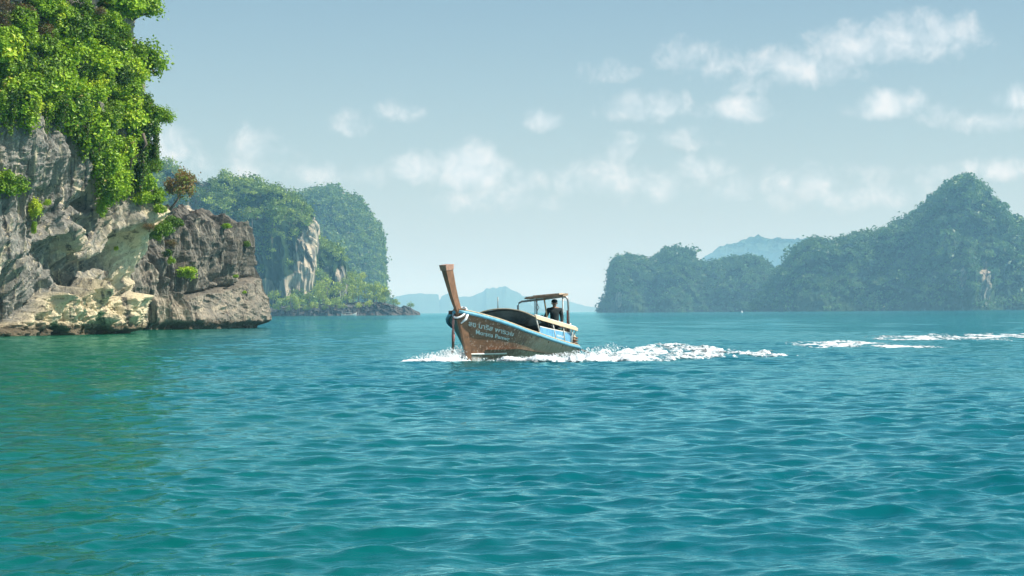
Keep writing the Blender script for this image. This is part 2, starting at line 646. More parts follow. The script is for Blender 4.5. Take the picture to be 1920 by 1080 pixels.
# ------------------------------------------------------------------ rock walls
def path_resample(pts, step):
    pts = np.array(pts, float)
    # Catmull-Rom through the points
    P = np.concatenate([[2 * pts[0] - pts[1]], pts, [2 * pts[-1] - pts[-2]]])
    out = []
    for i in range(1, len(P) - 2):
        t = np.linspace(0, 1, 40, endpoint=False)[:, None]
        p0, p1, p2, p3 = P[i - 1], P[i], P[i + 1], P[i + 2]
        out.append(0.5 * (2 * p1 + (p2 - p0) * t + (2 * p0 - 5 * p1 + 4 * p2 - p3) * t ** 2 + (3 * p1 - p0 - 3 * p2 + p3) * t ** 3))
    out.append(pts[-1:])
    C = np.concatenate(out)
    s = np.concatenate([[0], np.cumsum(np.linalg.norm(np.diff(C, axis=0), axis=1))])
    ss_ = [0.0]
    while ss_[-1] < s[-1]:
        st = np.interp(ss_[-1], s, step(C[:, 0], C[:, 1]) if callable(step) else np.full(len(s), step))
        ss_.append(ss_[-1] + st)
    ss_ = np.array(ss_[:-1])
    Q = np.stack([np.interp(ss_, s, C[:, 0]), np.interp(ss_, s, C[:, 1])], -1)
    T = np.gradient(Q, axis=0)
    # smooth the tangents so that offsets do not fold at corners
    ker = np.hanning(25)
    ker /= ker.sum()
    T = np.stack([np.convolve(np.pad(T[:, k], 12, mode='edge'), ker, 'valid') for k in (0, 1)], -1)
    T /= np.linalg.norm(T, axis=1)[:, None]
    N = np.stack([T[:, 1], -T[:, 0]], -1)
    return Q, N, ss_


def wall(pts, step, H, nz, off, ncap=26, zmin=-1.6, shift=2.3):
    Q, N, s = path_resample(pts, step)
    Q = Q - N * shift
    ns = len(Q)
    top = H(Q, s)
    vv = np.linspace(0, 1, nz)
    Z = zmin + (top[:, None] - zmin) * vv[None, :]
    P0 = np.concatenate([np.repeat(Q[:, None, :], nz, 1), Z[..., None]], -1)
    pp = proj(P0)
    o, tan = off(P0, pp, s[:, None] * np.ones_like(Z), top[:, None] * np.ones_like(Z))
    P = P0.copy()
    P[..., 0] += N[:, None, 0] * o
    P[..., 1] += N[:, None, 1] * o
    P[..., 2] += 0.15 * fbm(P0 * 0.7 + 5, 3)
    # cap running back from the rim
    c = np.linspace(0, 1, ncap + 1)[1:]
    rim = P[:, -1]
    cap = rim[:, None, :].repeat(ncap, 1)
    run = 9.0 * c ** 1.2
    cap[..., 0] -= N[:, None, 0] * run
    cap[..., 1] -= N[:, None, 1] * run
    cap[..., 2] += 0.9 * np.sin(c * 2.4)[None, :] + 0.9 * fbm(cap * 0.55, 3) * np.minimum(1, c * 6)
    P = np.concatenate([P, cap], 1)
    tan = np.concatenate([tan, np.repeat(tan[:, -1:], ncap, 1)], 1)
    n, m_ = P.shape[:2]
    return P, tan, grid_faces(n, m_)


# main cliff --------------------------------------------------------
def cliff_off(P, pp, s, top):
    px, py = pp[..., 0], pp[..., 1]
    z = P[..., 2]
    n = lambda f, o, k=0.0, zs=1.0: fbm(np.stack([P[..., 0] * f + k, P[..., 1] * f, z * f * zs], -1), o)
    wob = 14 * n(0.35, 3)
    pyw = py + wob
    yL = np.interp(px, [-200, 0, 20, 45, 60, 100, 112, 128, 140, 160, 200, 215, 235, 300], [600, 615, 600, 588, 566, 560, 545, 548, 522, 560, 566, 556, 552, 560])
    ledge = sst(-4, 6, pyw - yL)
    notch = sst(616, 626, py - 0.02 * (230 - px) * 5 * 0)
    over = 2.0 * sst(565, 250, pyw) * np.interp(px, [-100, 60, 200, 260], [0.7, 0.9, 1.0, 1.3])
    o = over + ledge * (1.75 + 0.5 * n(1.6, 4)) - 1.4 * sst(3, 14, pyw - (yL + 52 - 0.03 * (px - 100)))
    # deep hollows under two swept overhangs that rise to the right
    lip1 = np.interp(px, [-60, 0, 40, 75, 100, 140], [545, 500, 462, 440, 470, 520])
    lip2 = np.interp(px, [80, 110, 150, 178, 196, 212], [545, 505, 462, 428, 418, 470])
    m1 = sst(-80, -20, px) * sst(128, 100, px)
    m2 = sst(88, 108, px) * sst(214, 200, px)
    for (lp, mk, dp) in ((lip1, m1, 1.1), (lip2, m2, 1.45)):
        dd = pyw - lp
        o -= dp * mk * sst(-3, 7, dd) * (1 - ledge) * (1 - 0.55 * sst(20, 100, dd))
        o += 0.7 * mk * np.exp(-((dd + 12) / 16) ** 2)
    # curtains: smooth vertical drip folds, swept to the right inside the hollows
    sw = sst(230, 195, px) * sst(360, 400, py) * sst(575, 550, py)
    q = np.stack([(px + 0.55 * py) / 15.0, py / 130.0, P[..., 1] * 0.03], -1)
    o += sw * (0.42 * ridged(q, 2) + 0.12 * ridged(q * 2.7, 2))
    # individual bulges, columns and hollows: x, y, half width, half height, metres
    for (bx, by, rx, ry, a) in [(88, 455, 22, 34, 1.5), (60, 520, 40, 40, 0.5), (212, 470, 20, 85, 1.5), (205, 405, 30, 30, 1.2), (150, 415, 26, 70, 0.5), (112, 535, 10, 28, 1.1),
                                (140, 530, 9, 24, 1.2), (78, 545, 5, 30, 0.9), (66, 560, 10, 40, -1.0), (172, 560, 16, 30, -1.1), (113, 386, 9, 13, -2.0), (120, 404, 20, 8, 0.9),
                                (35, 400, 30, 60, -0.7), (-5, 560, 22, 45, -2.0), (8, 610, 16, 22, -1.6), (100, 330, 16, 45, 0.9), (75, 300, 14, 70, -0.6), (240, 360, 12, 70, 0.8), (258, 330, 8, 60, -0.9),
                                (180, 300, 24, 80, -0.6), (48, 300, 14, 60, 0.5), (15, 330, 18, 60, 0.6)]:
        r2 = ((px - bx + 0.4 * wob) / rx) ** 2 + ((py - by + 0.5 * wob) / ry) ** 2
        o += a * np.exp(-r2 ** 1.5)
    flute = ridged(np.stack([P[..., 0] * 0.8, P[..., 1] * 0.8, z * 0.07], -1), 4)
    up = 0.35 + 0.65 * sst(480, 380, py)
    o += 0.70 * flute * up * (1 - 0.8 * ledge)
    o += 0.55 * n(0.28, 3, 9) + (0.30 - 0.14 * sw) * n(1.1, 4, 3, 0.5) + (0.13 - 0.09 * sw) * ridged(P * 2.6, 3)
    o += 0.16 * ledge * ridged(P * 1.7 + 4, 4)
    o -= 1.6 * sst(240, 110, py)
    tan = 0.70 * ledge + 0.5 * np.exp(-(((px - 215) / 26) ** 2 + ((py - 450) / 110) ** 2) ** 2) - 0.40 * sst(300, 215, pyw) - 0.12 * sw * (px < 190) + 0.22 * sst(60, 150, px)
    tan += 0.5 * np.exp(-(((px - 88) / 20) ** 2 + ((py - 455) / 32) ** 2)) + 0.35 * np.exp(-(((px - 130) / 40) ** 2 + ((py - 350) / 60) ** 2))
    return o, tan


CL = [(-66, 140), (-50, 146), (-41, 151), (-37.2, 155), (-34.6, 160.5), (-32.0, 168), (-31.2, 171.5), (-32.2, 175.5), (-37, 181), (-46, 188), (-60, 200)]
P_cl, T_cl, F_cl = wall(CL, lambda x, y: np.where((x > -41) & (y < 178), 0.085, 0.45), lambda Q, s: np.full(len(Q), 29.0) + 1.5 * fbm(np.stack([Q[:, 0] * .2, Q[:, 1] * .2, Q[:, 0] * 0], -1), 3), 280, cliff_off, shift=1.0)
me = make_mesh('cliff', P_cl.reshape(-1, 3), F_cl, False, {'tan': T_cl})
cliff = link('cliff', me, M_CLIFF, label='tall overhanging limestone cliff with bright tan foot at the picture edge', cat='cliff', kind='structure')


# outcrop -----------------------------------------------------------
SKY_OUT = np.array([(150, 250), (215, 275), (250, 300), (285, 340), (305, 395), (322, 422), (335, 430), (352, 424), (372, 418), (392, 420), (404, 428), (411, 452), (418, 446), (428, 428), (440, 424), (452, 428), (460, 470), (463, 492),
                    (472, 488), (486, 492), (494, 500), (503, 524), (512, 556), (518, 575), (560, 590)], float)


def out_H(Q, s):
    base = np.concatenate([Q, np.zeros((len(Q), 1))], 1)
    px = proj(base)[:, 0]
    # past the tip (the far side) the height eases off
    tip = int(np.argmax(px))
    y = np.interp(px, SKY_OUT[:, 0], SKY_OUT[:, 1])
    z = at(px, y, Q[:, 1])[:, 2]
    k = np.arange(len(Q))
    z = np.where(k > tip, np.minimum(z, 7.5), z + 0.55 * ridged(np.stack([Q[:, 0] * 1.1, Q[:, 1] * 1.1, Q[:, 0] * 0], -1), 3))
    return np.maximum(z, 1.2)


def out_off(P, pp, s, top):
    px, py = pp[..., 0], pp[..., 1]
    z = P[..., 2]
    n = lambda f, o, k=0.0, zs=1.0: fbm(np.stack([P[..., 0] * f + k, P[..., 1] * f, z * f * zs], -1), o)
    wob = 5 * n(0.4, 3)
    yC = np.interp(px, [225, 260, 300, 328, 345, 385, 420, 462, 466, 505, 520], [470, 500, 540, 562, 552, 546, 538, 518, 505, 497, 510])
    lower = sst(-2.5, 2.5, py + wob * 0.5 - yC)
    o = lower * 1.5 + 0.9 * sst(yC, yC + 65, py) * lower
    o -= 0.8 * np.exp(-((py + wob * .5 - yC + 1.5) / 3.0) ** 2)
    o -= 1.5 * sst(600, 613, py + 0.02 * (px - 400) + wob * 0.5) * np.interp(px, [220, 440, 480, 520], [0.6, 0.5, 1.3, 1.8])
    for (x0, wd, a, y0, y1) in [(412, 3.2, -1.5, 400, 540), (463, 2.5, -1.2, 470, 520), (332, 4, -1.3, 430, 575), (300, 4, -1.0, 380, 560), (268, 4, -1.2, 430, 612), (246, 3, -0.9, 540, 612), (372, 2.5, -0.7, 440, 500), (395, 3, -0.5, 470, 540)]:
        o += a * np.exp(-((px - x0 + wob + 0.06 * (py - 500)) / wd) ** 2) * sst(y0, y0 + 12, py) * sst(y1 + 8, y1 - 6, py)
    for (bx, by, rx, ry, a) in [(350, 490, 18, 50, 0.6), (435, 480, 20, 40, 0.6), (385, 500, 12, 30, -0.6), (400, 525, 10, 8, -0.8), (300, 590, 14, 18, 0.8), (285, 500, 16, 30, 0.7), (255, 585, 12, 26, 0.6),
                                (486, 520, 14, 22, 0.5), (310, 575, 8, 30, -0.8), (505, 572, 10, 20, 0.9)]:
        o += a * np.exp(-(((px - bx) / rx) ** 2 + ((py - by) / ry) ** 2) ** 1.5)
    slab = lower * sst(325, 345, px)
    fl = ridged(np.stack([P[..., 0] * 0.55, P[..., 1] * 0.55, z * 0.07], -1), 4)
    o += 0.80 * fl * (1 - 0.88 * slab) + 0.35 * n(0.3, 3, 9) + 0.17 * n(1.2, 4, 3) * (1 - 0.6 * slab)
    gro = ridged(np.stack([(P[..., 0] + P[..., 1]) * 0.35 - z * 0.5, (P[..., 0] + P[..., 1]) * 0.35 + z * 1.4, z * 0], -1), 4)
    o += 0.16 * slab * gro + 0.07 * ridged(P * 2.0, 3)
    # rim: let the top break into teeth
    rim = sst(top - 1.2, top, z)
    o -= 0.5 * rim * np.clip(0.4 + n(0.9, 2, 40), 0, 1)
    tan = 0.15 - 0.5 * (1 - lower) + 0.1 * slab + 0.8 * sst(332, 300, px) * lower * sst(545, 585, py)
    tan += 0.9 * sst(0.35, 0.75, n(0.6, 3, 77, 1.6)) * lower * sst(555, 575, py)
    return o, tan


OC = [(-60, 190), (-48, 197), (-42, 202), (-38.2, 207), (-34.3, 212.5), (-30.6, 218.5), (-28.1, 224.5), (-26.9, 229.5), (-27.2, 234), (-30, 240), (-40, 247), (-58, 250)]
P_oc, T_oc, F_oc = wall(OC, lambda x, y: np.where((x > -42) & (y < 236), 0.085, 0.5), out_H, 140, out_off, ncap=22)
me = make_mesh('outcrop', P_oc.reshape(-1, 3), F_oc, False, {'tan': T_oc})
outcrop = link('outcrop', me, M_OUTCROP, label='dark cracked rock outcrop with sloping slab below the wooded cliff', cat='rock', kind='structure')


# ------------------------------------------------------------------ foliage
def leaf_quads(rs, pos, nrm, size, asp=0.62, droop=0.0):
    """one pointed, slightly folded leaf per position"""
    n = len(pos)
    a = rs.normal(size=(n, 3))
    t = np.cross(nrm, a)
    t /= np.linalg.norm(t, axis=1)[:, None] + 1e-9
    t[:, 2] -= droop
    t /= np.linalg.norm(t, axis=1)[:, None] + 1e-9
    b = np.cross(nrm, t)
    b /= np.linalg.norm(b, axis=1)[:, None] + 1e-9
    L = size * rs.uniform(0.6, 1.3, n)[:, None]
    W = L * asp
    fold = nrm * L * 0.15
    V = np.stack([pos - t * L * 0.5, pos + b * W * 0.5 + fold, pos + t * L * 0.5, pos - b * W * 0.5 + fold], 1)
    return V.reshape(-1, 3)


def crown_arrays(seed, rad, nclump, nleaf, leaf, cl=0.42, shell=0.45, droop=0.0, low=-0.75, upb=0.30):
    rs = np.random.default_rng(seed)
    rad = np.array(rad, float)
    d = rs.normal(size=(nclump, 3))
    d /= np.linalg.norm(d, axis=1)[:, None]
    d[:, 2] = np.maximum(d[:, 2], low + 0.3 * rs.random(nclump))
    C = d * (rs.uniform(0.35, 1.0, nclump) ** 0.6)[:, None] * rad * (1 - cl * 0.6)
    cr = cl * rad.mean() * rs.uniform(0.55, 1.25, nclump)
    ci = rs.integers(0, nclump, nleaf)
    e = rs.normal(size=(nleaf, 3))
    e /= np.linalg.norm(e, axis=1)[:, None]
    pos = C[ci] + e * (cr[ci] * rs.uniform(shell, 1.12, nleaf))[:, None]
    stray = rs.random(nleaf) < 0.16
    pos = np.where(stray[:, None], C[ci] * 1.05 + e * (cr[ci] * rs.uniform(1.0, 1.75, nleaf))[:, None], pos)
    if droop:
        pos[:, 2] -= droop * rs.random(nleaf) ** 2 * rad[2]
    nr = e * 0.6 + np.array([0, 0, upb]) + rs.normal(size=(nleaf, 3)) * 0.45
    nr /= np.linalg.norm(nr, axis=1)[:, None]
    V = leaf_quads(rs, pos, nr, leaf, droop=droop * 0.4)
    clump_t = rs.random(nclump)
    t = np.repeat(0.55 * clump_t[ci] + 0.45 * rs.random(nleaf), 4)
    t2 = np.repeat(0.6 * rs.random(nclump)[ci] + 0.4 * rs.random(nleaf), 4)
    return V, t, t2, C, cr


def quad_idx(n):
    return np.arange(n * 4).reshape(-1, 4)


def stem_mesh(name, C, rad, base, r0, k=10):
    mb = MB()
    base = np.array(base, float)
    fork = np.array([0, 0, base[2] * 0.35])
    mb.tube([base, base * 0.55 + fork * 0.45 + (0.05, -0.04, 0), fork], [r0, r0 * 0.8, r0 * 0.6], 7)
    for c in C[:k]:
        mid = fork * 0.5 + c * 0.5 + np.array([0, 0, -0.12 * rad[2]])
        mb.tube([fork, mid, c], [r0 * 0.5, r0 * 0.3, r0 * 0.12], 5, cap=False)
    return mb.mesh(name, True)


def plant_proto(seed, rad, nclump, nleaf, leaf, mat, cl=0.42, r0=0.09, base=None, **kw):
    V, t, t2, C, cr = crown_arrays(seed, rad, nclump, nleaf, leaf, cl, **kw)
    me = make_mesh('foliage', V, quad_idx(nleaf), False, {'tint': t, 'tint2': t2})
    me.materials.append(mat)
    base = base if base is not None else (0, 0, -rad[2] * 0.95)
    st = stem_mesh('stem', C, rad, base, r0)
    st.materials.append(M_BARK)
    return me, st


PROTO = {
    'bush': [plant_proto(11 + i, (1.25, 1.25, 1.1), 24, 2500, 0.25, M_LEAF, cl=0.36) for i in range(4)],
    'deep': [plant_proto(31 + i, (1.3, 1.3, 1.15), 24, 2500, 0.25, M_LEAF_D, cl=0.36) for i in range(4)],
    'hang': [plant_proto(51 + i, (0.95, 0.95, 1.7), 24, 2600, 0.24, M_LEAF, cl=0.36, droop=0.5, low=-0.9) for i in range(3)],
    'dry': [plant_proto(71 + i, (1.25, 1.25, 0.9), 22, 1500, 0.15, M_LEAF_DRY, cl=0.36) for i in range(3)],
    'drytree': [plant_proto(121, (1.45, 1.3, 1.35), 36, 2200, 0.19, leaf_mat('leaf_autumn', (0.16, 0.11, 0.04), (0.34, 0.24, 0.09), (0.52, 0.40, 0.17), (0.22, 0.28, 0.05), 0.3, 0.25), cl=0.26, r0=0.12, low=-0.6, base=(-0.9, 0.2, -1.9))],
    'tree': [plant_proto(91 + i, (2.0, 1.7, 1.25), 34, 3200, 0.25, M_LEAF_D if i % 2 else M_LEAF, cl=0.30, r0=0.14, low=-0.3, base=(-1.6, 0.6, -1.6)) for i in range(3)],
}

def vine_proto(seed):
    rs = np.random.default_rng(seed)
    pts = []
    mb = MB()
    for k in range(7):
        x, y = rs.normal(0, 0.35, 2)
        L = rs.uniform(1.2, 3.0)
        t = np.linspace(0, 1, 7)
        C = np.stack([x + 0.25 * np.sin(3 * t + k), y + 0.2 * np.cos(2 * t + k), -L * t + 0.4], -1)
        mb.tube(C, np.linspace(0.03, 0.012, 7), 5)
        n = int(75 * L)
        f = rs.random(n)
        pts.append(np.stack([np.interp(f, t, C[:, i]) for i in range(3)], -1) + rs.normal(0, 0.11, (n, 3)))
    pos = np.concatenate(pts)
    nr = rs.normal(size=pos.shape) + (0, 0, 0.6)
    nr /= np.linalg.norm(nr, axis=1)[:, None]
    V = leaf_quads(rs, pos, nr, 0.2, droop=0.6)
    me_ = make_mesh('foliage', V, quad_idx(len(pos)), False, {'tint': np.repeat(rs.random(len(pos)), 4), 'tint2': np.repeat(rs.random(len(pos)), 4)})
    me_.materials.append(M_LEAF_D)
    st_ = mb.mesh('stem', True)
    st_.materials.append(M_BARK)
    return me_, st_


PROTO['vine'] = [vine_proto(200 + i) for i in range(3)]
PC = np.concatenate([P_cl.reshape(-1, 3), P_oc.reshape(-1, 3)])
PX = proj(PC)
PD = PC[:, 1]


def surf_at(px, py, rad=5.0):
    m_ = ((PX[:, 0] - px) ** 2 + (PX[:, 1] - py) ** 2) < rad * rad
    if not m_.any():
        return None
    i = np.where(m_)[0]
    return PC[i[np.argmin(PD[i])]]


def plant(name, kind, var, loc, scale, rot, label, cat, group=None, squash=1.0):
    fo, st = PROTO[kind][var % len(PROTO[kind])]
    root = empty(name, loc, label=label, cat=cat, group=group)
    root.scale = (scale, scale, scale * squash)
    root.rotation_euler = (0, 0, rot)
    link('stem', st, None, root)
    link('foliage', fo, None, root)
    return root


def plant_px(name, kind, px, py, size_px, label, cat, group=None, var=None, fwd=0.5, dflt=168.0, squash=1.0, depth=None):
    """size_px is the crown's half width in the photograph"""
    p = surf_at(px, py, 7)
    d = depth if depth else (p[1] - fwd if p is not None else dflt)
    loc = at(px, py, d)
    base_r = {'bush': 1.25, 'deep': 1.3, 'hang': 0.95, 'dry': 1.25, 'tree': 2.0, 'drytree': 1.3, 'vine': 1.0}[kind]
    sc = size_px * d / F / base_r
    return plant(name, kind, random.randrange(9) if var is None else var, loc, sc, random.uniform(0, 6.28) if kind != 'tree' else random.uniform(-0.4, 0.4), label, cat, group, squash)


# single plants that stand out
SINGLE = [
    ('cliff_tree', 'tree', 262, 118, 60, 'broad green tree leaning out from the cliff against open sky', 'tree', 0, 0.6, 1.05),
    ('cliff_tree', 'tree', 300, 220, 32, 'small leafy tree jutting furthest from the cliff over the sky', 'tree', 0, 0.5, 0.9),
    ('cliff_tree', 'tree', 262, 16, 46, 'loose topmost tree whose twigs stick out at the cliff skyline', 'tree', 2, 0.6, 1.0),
    ('dry_tree', 'drytree', 338, 350, 32, 'half bare brown tree behind the cliff above the outcrop', 'tree', 0, 0.4, 1.0),
    ('cliff_bush', 'bush', 18, 345, 36, 'rounded bright green bush alone on the shaded cliff face', 'bush', 0, 0.5, 0.9),
    ('cliff_bush', 'hang', 66, 388, 13, 'small green tuft dangling below the lone round cliff bush', 'bush', 1, 0.4, 1.0),
    ('cliff_bush', 'hang', 63, 424, 7, 'tiny lowest green sprig hanging on the shaded cliff', 'bush', 2, 0.4, 1.0),
    ('cliff_bush', 'bush', 90, 380, 8, 'tiny green tuft beside the dark hole in the cliff', 'bush', 2, 0.4, 1.0),
    ('ledge_bush', 'bush', 352, 512, 22, 'low bright green bush on the crack of the dark outcrop', 'bush', 3, 0.8, 0.62),
    ('ledge_bush', 'bush', 322, 488, 8, 'small green tuft above the ledge bush on the outcrop', 'bush', 1, 0.8, 1.2),
    ('ledge_bush', 'bush', 442, 518, 6, 'tiny green tuft under the crack of the sloping slab', 'bush', 0, 0.8, 0.8),
    ('ledge_bush', 'bush', 458, 548, 5, 'tiny green tuft in the middle of the sloping slab', 'bush', 1, 0.8, 0.8),
    ('ledge_bush', 'bush', 426, 424, 11, 'green tuft on the rim gap between the two outcrop blocks', 'bush', 2, 0.2, 0.6),
    ('ledge_bush', 'deep', 463, 458, 7, 'green sprig at the outer edge of the outcrop block', 'bush', 2, 0.2, 1.0),
    ('ledge_bush', 'bush', 218, 466, 5, 'tiny green sprig on the tan column of the cliff', 'bush', 0, 0.5, 1.2),
]
for (nm, kd, px, py, sp, lb, ct, vr, fw, sq) in SINGLE:
    plant_px(nm, kd, px, py, sp, lb, ct, None, vr, fw, 172.0, sq, depth={'dry_tree': 196.0}.get(nm))

# thicket on the upper cliff, denser towards the top; each bush its own object
TH_PLACE = ['at the upper outer corner of the near cliff thicket', 'along the top of the near cliff thicket', 'in the thicket above the lone round cliff bush', 'in the middle of the near cliff thicket', 'at the lower edge of the thicket over the shaded cliff face', 'in the lower thicket beside the leaning tree', 'in the thicket just above the trailing curtain', 'on the sky edge of the near cliff thicket', 'hanging over the bare cliff face below the thicket']
TH = [  # polygon bands: x0, x1, y0, y1, count, kinds
    (-20, 90, -30, 60, 13, ('dry', 'bush', 'deep', 'bush')), (90, 245, -30, 60, 18, ('deep', 'bush', 'bush', 'dry', 'bush', 'bush')),
    (-15, 110, 55, 130, 16, ('bush', 'deep', 'deep', 'bush')), (110, 238, 55, 135, 17, ('bush', 'deep', 'bush', 'deep')),
    (-10, 120, 120, 178, 13, ('bush', 'deep', 'bush')), (120, 258, 125, 190, 16, ('deep', 'bush', 'bush')),
    (165, 300, 185, 250, 15, ('deep', 'bush', 'hang')), (215, 250, -30, 60, 3, ('deep', 'bush', 'deep')), (-10, 150, 172, 205, 7, ('hang', 'deep'))]
for ti, (x0, x1, y0, y1, cnt, kinds) in enumerate(TH):
    nx = max(2, int(round(math.sqrt(cnt * (x1 - x0) / (y1 - y0)))))
    ny = max(2, int(round(cnt / nx)))
    for i in range(nx):
        for j in range(ny):
            px = x0 + (x1 - x0) * (i + random.uniform(0.1, 0.9)) / nx
            py = y0 + (y1 - y0) * (j + random.uniform(0.1, 0.9)) / ny
            kd = random.choice(kinds)
            szp = random.choice((16, 20, 26, 34, 44)) * random.uniform(0.9, 1.15)
            lb = ('large ' if szp > 36 else 'small ' if szp < 19 else '') + {'dry': 'dry brown bush ', 'bush': 'bright green bush ', 'deep': 'deep green bush ', 'hang': 'trailing green bush '}[kd] + TH_PLACE[ti]
            plant_px('thicket_bush', kd, px, py, szp * (0.8 if kd == 'dry' else 1), lb, 'bush', 'bushes covering the top of the near cliff', None, random.uniform(0.2, 1.3), 166.0, random.uniform(0.75, 1.0))
for (px, py, sp) in [(205, 262, 32), (232, 285, 26), (198, 300, 30), (222, 318, 26), (205, 345, 24), (196, 372, 17), (190, 392, 9), (228, 345, 18), (190, 268, 24), (175, 250, 22), (250, 255, 24)]:
    plant_px('trailing_bush', 'hang' if py > 280 else 'bush', px, py, sp, ('bright green bush at the top of' if py < 275 else 'bright green bush halfway down' if py < 330 else 'lowest bright green bush of') + ' the curtain trailing over the tan column', 'bush', 'bushes trailing down over the tan column', None, 0.9, 168.0, 0.85)
for (px, py, sp) in [(275, 345, 26), (290, 370, 24), (300, 392, 14), (262, 320, 22), (285, 310, 24), (268, 372, 18), (276, 285, 24)]:
    plant_px('corner_bush', 'bush' if py > 330 else 'deep', px, py, sp, ('bright green bush low' if py > 360 else 'bright green bush midway' if py > 330 else 'deep green bush high') + ' on the corner between cliff and outcrop', 'bush', 'bushes on the corner between cliff and outcrop', None, 0.6, 182.0, 0.9)
for (px, py, sp) in [(305, 430, 20), (318, 455, 15), (322, 415, 16), (290, 440, 16), (280, 425, 14), (335, 418, 12), (314, 475, 10)]:
    plant_px('slope_bush', 'dry' if random.random() < 0.3 else 'deep', px, py, sp, 'olive green bush on the slope where the outcrop meets the cliff', 'bush', 'bushes on the slope above the outcrop', None, 0.6, 205.0, 0.9)
for i, (px, py, sp) in enumerate([(20, 190, 24), (58, 196, 20), (100, 188, 26), (138, 196, 24), (160, 230, 22), (172, 262, 24), (255, 190, 22), (285, 250, 22), (240, 300, 20), (262, 300, 24), (286, 236, 14)]):
    plant_px('hanging_vine', 'vine', px, py, sp, 'leafy vine strands hanging ' + ('over the shaded cliff face under the thicket' if px < 150 else 'beside the trailing curtain of bushes' if px < 250 else 'at the sky edge of the near cliff'), 'vine', 'vines hanging from the near cliff', None, 1.2, 168.0, random.uniform(0.9, 1.4))
# bare lianas and a crooked trunk
for (pts, d, r, lb) in [([(268, 250), (274, 270), (262, 288), (246, 300), (243, 330)], 166.0, 0.11, 'crooked grey trunk bending down through the trailing bushes'),
                        ([(142, 20), (150, 45), (152, 70), (160, 95)], 163.0, 0.07, 'thin dead trunk standing in the thicket at the cliff top')]:
    P = [at(a, b, d) for a, b in pts]
    MB().tube(P, np.linspace(r * 1.2, r * 0.7, len(P)), 7).build('dead_trunk', M_BARK, None, True, label=lb, cat='trunk')


# ------------------------------------------------------------------ far islands
def ridge(name, skyl, d, width, nx, nt, label, mat, k=2.4, namp=0.10, nfreq=0.02, lift=0.0, cat='island', zc_min=0.0, seed=0, tan=0.0, fl=0.0, bare=()):
    S = np.array(skyl, float)
    px = np.linspace(S[0, 0], S[-1, 0], nx)
    py = np.interp(px, S[:, 0], S[:, 1]) + lift
    top = at(px, py, d)
    H = np.maximum(top[:, 2], 0.5)
    H = H * (1 + 0.022 * fbm(np.stack([px * 0.16, px * 0, px * 0 + seed], -1), 4))
    wd = width * (0.30 + 0.70 * H / H.max())
    ker = np.hanning(max(5, nx // 14) | 1)
    ker /= ker.sum()
    wd = np.convolve(np.pad(wd, len(ker) // 2, mode='edge'), ker, 'valid')
    t = np.concatenate([np.linspace(0, 1, nt), np.linspace(1, 2, max(6, nt // 4))[1:]])
    tt = np.where(t > 1, 2 - t, t)
    prof = 1 - (1 - tt) ** k
    Z = -3 + (H[:, None] + 3) * prof[None, :]
    Y = d + np.where(t[None, :] <= 1, -(1 - tt[None, :]), (1 - tt[None, :])) * wd[:, None]
    # vertical fronts: squeeze the rise near the foot
    X = top[:, 0][:, None] * (Y / d)
    P = np.stack([X, Y, Z], -1)
    nz = fbm(P * nfreq + seed * 3.1, 5)
    rd = ridged(np.stack([P[..., 0] * nfreq * 2.2, P[..., 1] * nfreq * 2.2, P[..., 2] * nfreq * (0.35 if fl else 1)], -1) + seed, 4)
    edge = np.sin(np.pi * np.clip(tt, 0, 1) * 0.95)[None, :]
    A = namp * H[:, None]
    P[..., 1] -= (1.6 * nz + 0.9 * rd + fl * rd) * A * (0.3 + edge)
    P[..., 2] += 0.35 * rd * A * edge * np.sqrt(1 - tt)[None, :]
    P[..., 0] += 0.6 * fbm(P * nfreq * 2 + 40, 3) * A * edge * (tt[None, :] < 0.97)
    n, m_ = Z.shape
    tn_ = np.full((n, m_), tan)
    pq = proj(P)
    for (bx, by, rx, ry) in bare:
        tn_ = np.maximum(tn_, np.exp(-(((pq[..., 0] - bx) / rx) ** 2 + ((pq[..., 1] - by) / ry) ** 2) ** 2))
    me = make_mesh(name, P.reshape(-1, 3), grid_faces(n, m_), False, {'tan': tn_})
    o = link(name, me, mat, label=label, cat=cat, kind='structure')
    return P[:, t <= 1.25], o


def scatter(P, n, size, seed, bare=(), minz=0.02, top_bias=0.0):
    """points on a ridge surface with their sizes, none on the bare cliff patches"""
    rs = np.random.default_rng(seed)
    a, b = P.shape[:2]
    # weight cells by area
    e1 = P[1:, :-1] - P[:-1, :-1]
    e2 = P[:-1, 1:] - P[:-1, :-1]
    ar = np.linalg.norm(np.cross(e1, e2), axis=-1)
    Zm = P[..., 2].max()
    wgt = ar.ravel()
    idx = rs.choice(len(wgt), int(n * 1.6), p=wgt / wgt.sum())
    i, j = idx // (b - 1), idx % (b - 1)
    f, g = rs.random(len(idx))[:, None], rs.random(len(idx))[:, None]
    Q = P[i, j] + e1[i, j] * f + e2[i, j] * g
    pq = proj(Q)
    keep = Q[:, 2] > minz
    for (bx, by, rx, ry) in bare:
        q = ((pq[:, 0] - bx) / rx) ** 2 + ((pq[:, 1] - by) / ry) ** 2
        keep &= (q > 1) | (rs.random(len(q)) < 0.02)
    Q = Q[keep][:n]
    s = size * np.exp(rs.normal(0, 0.28, len(Q)))
    return Q, s


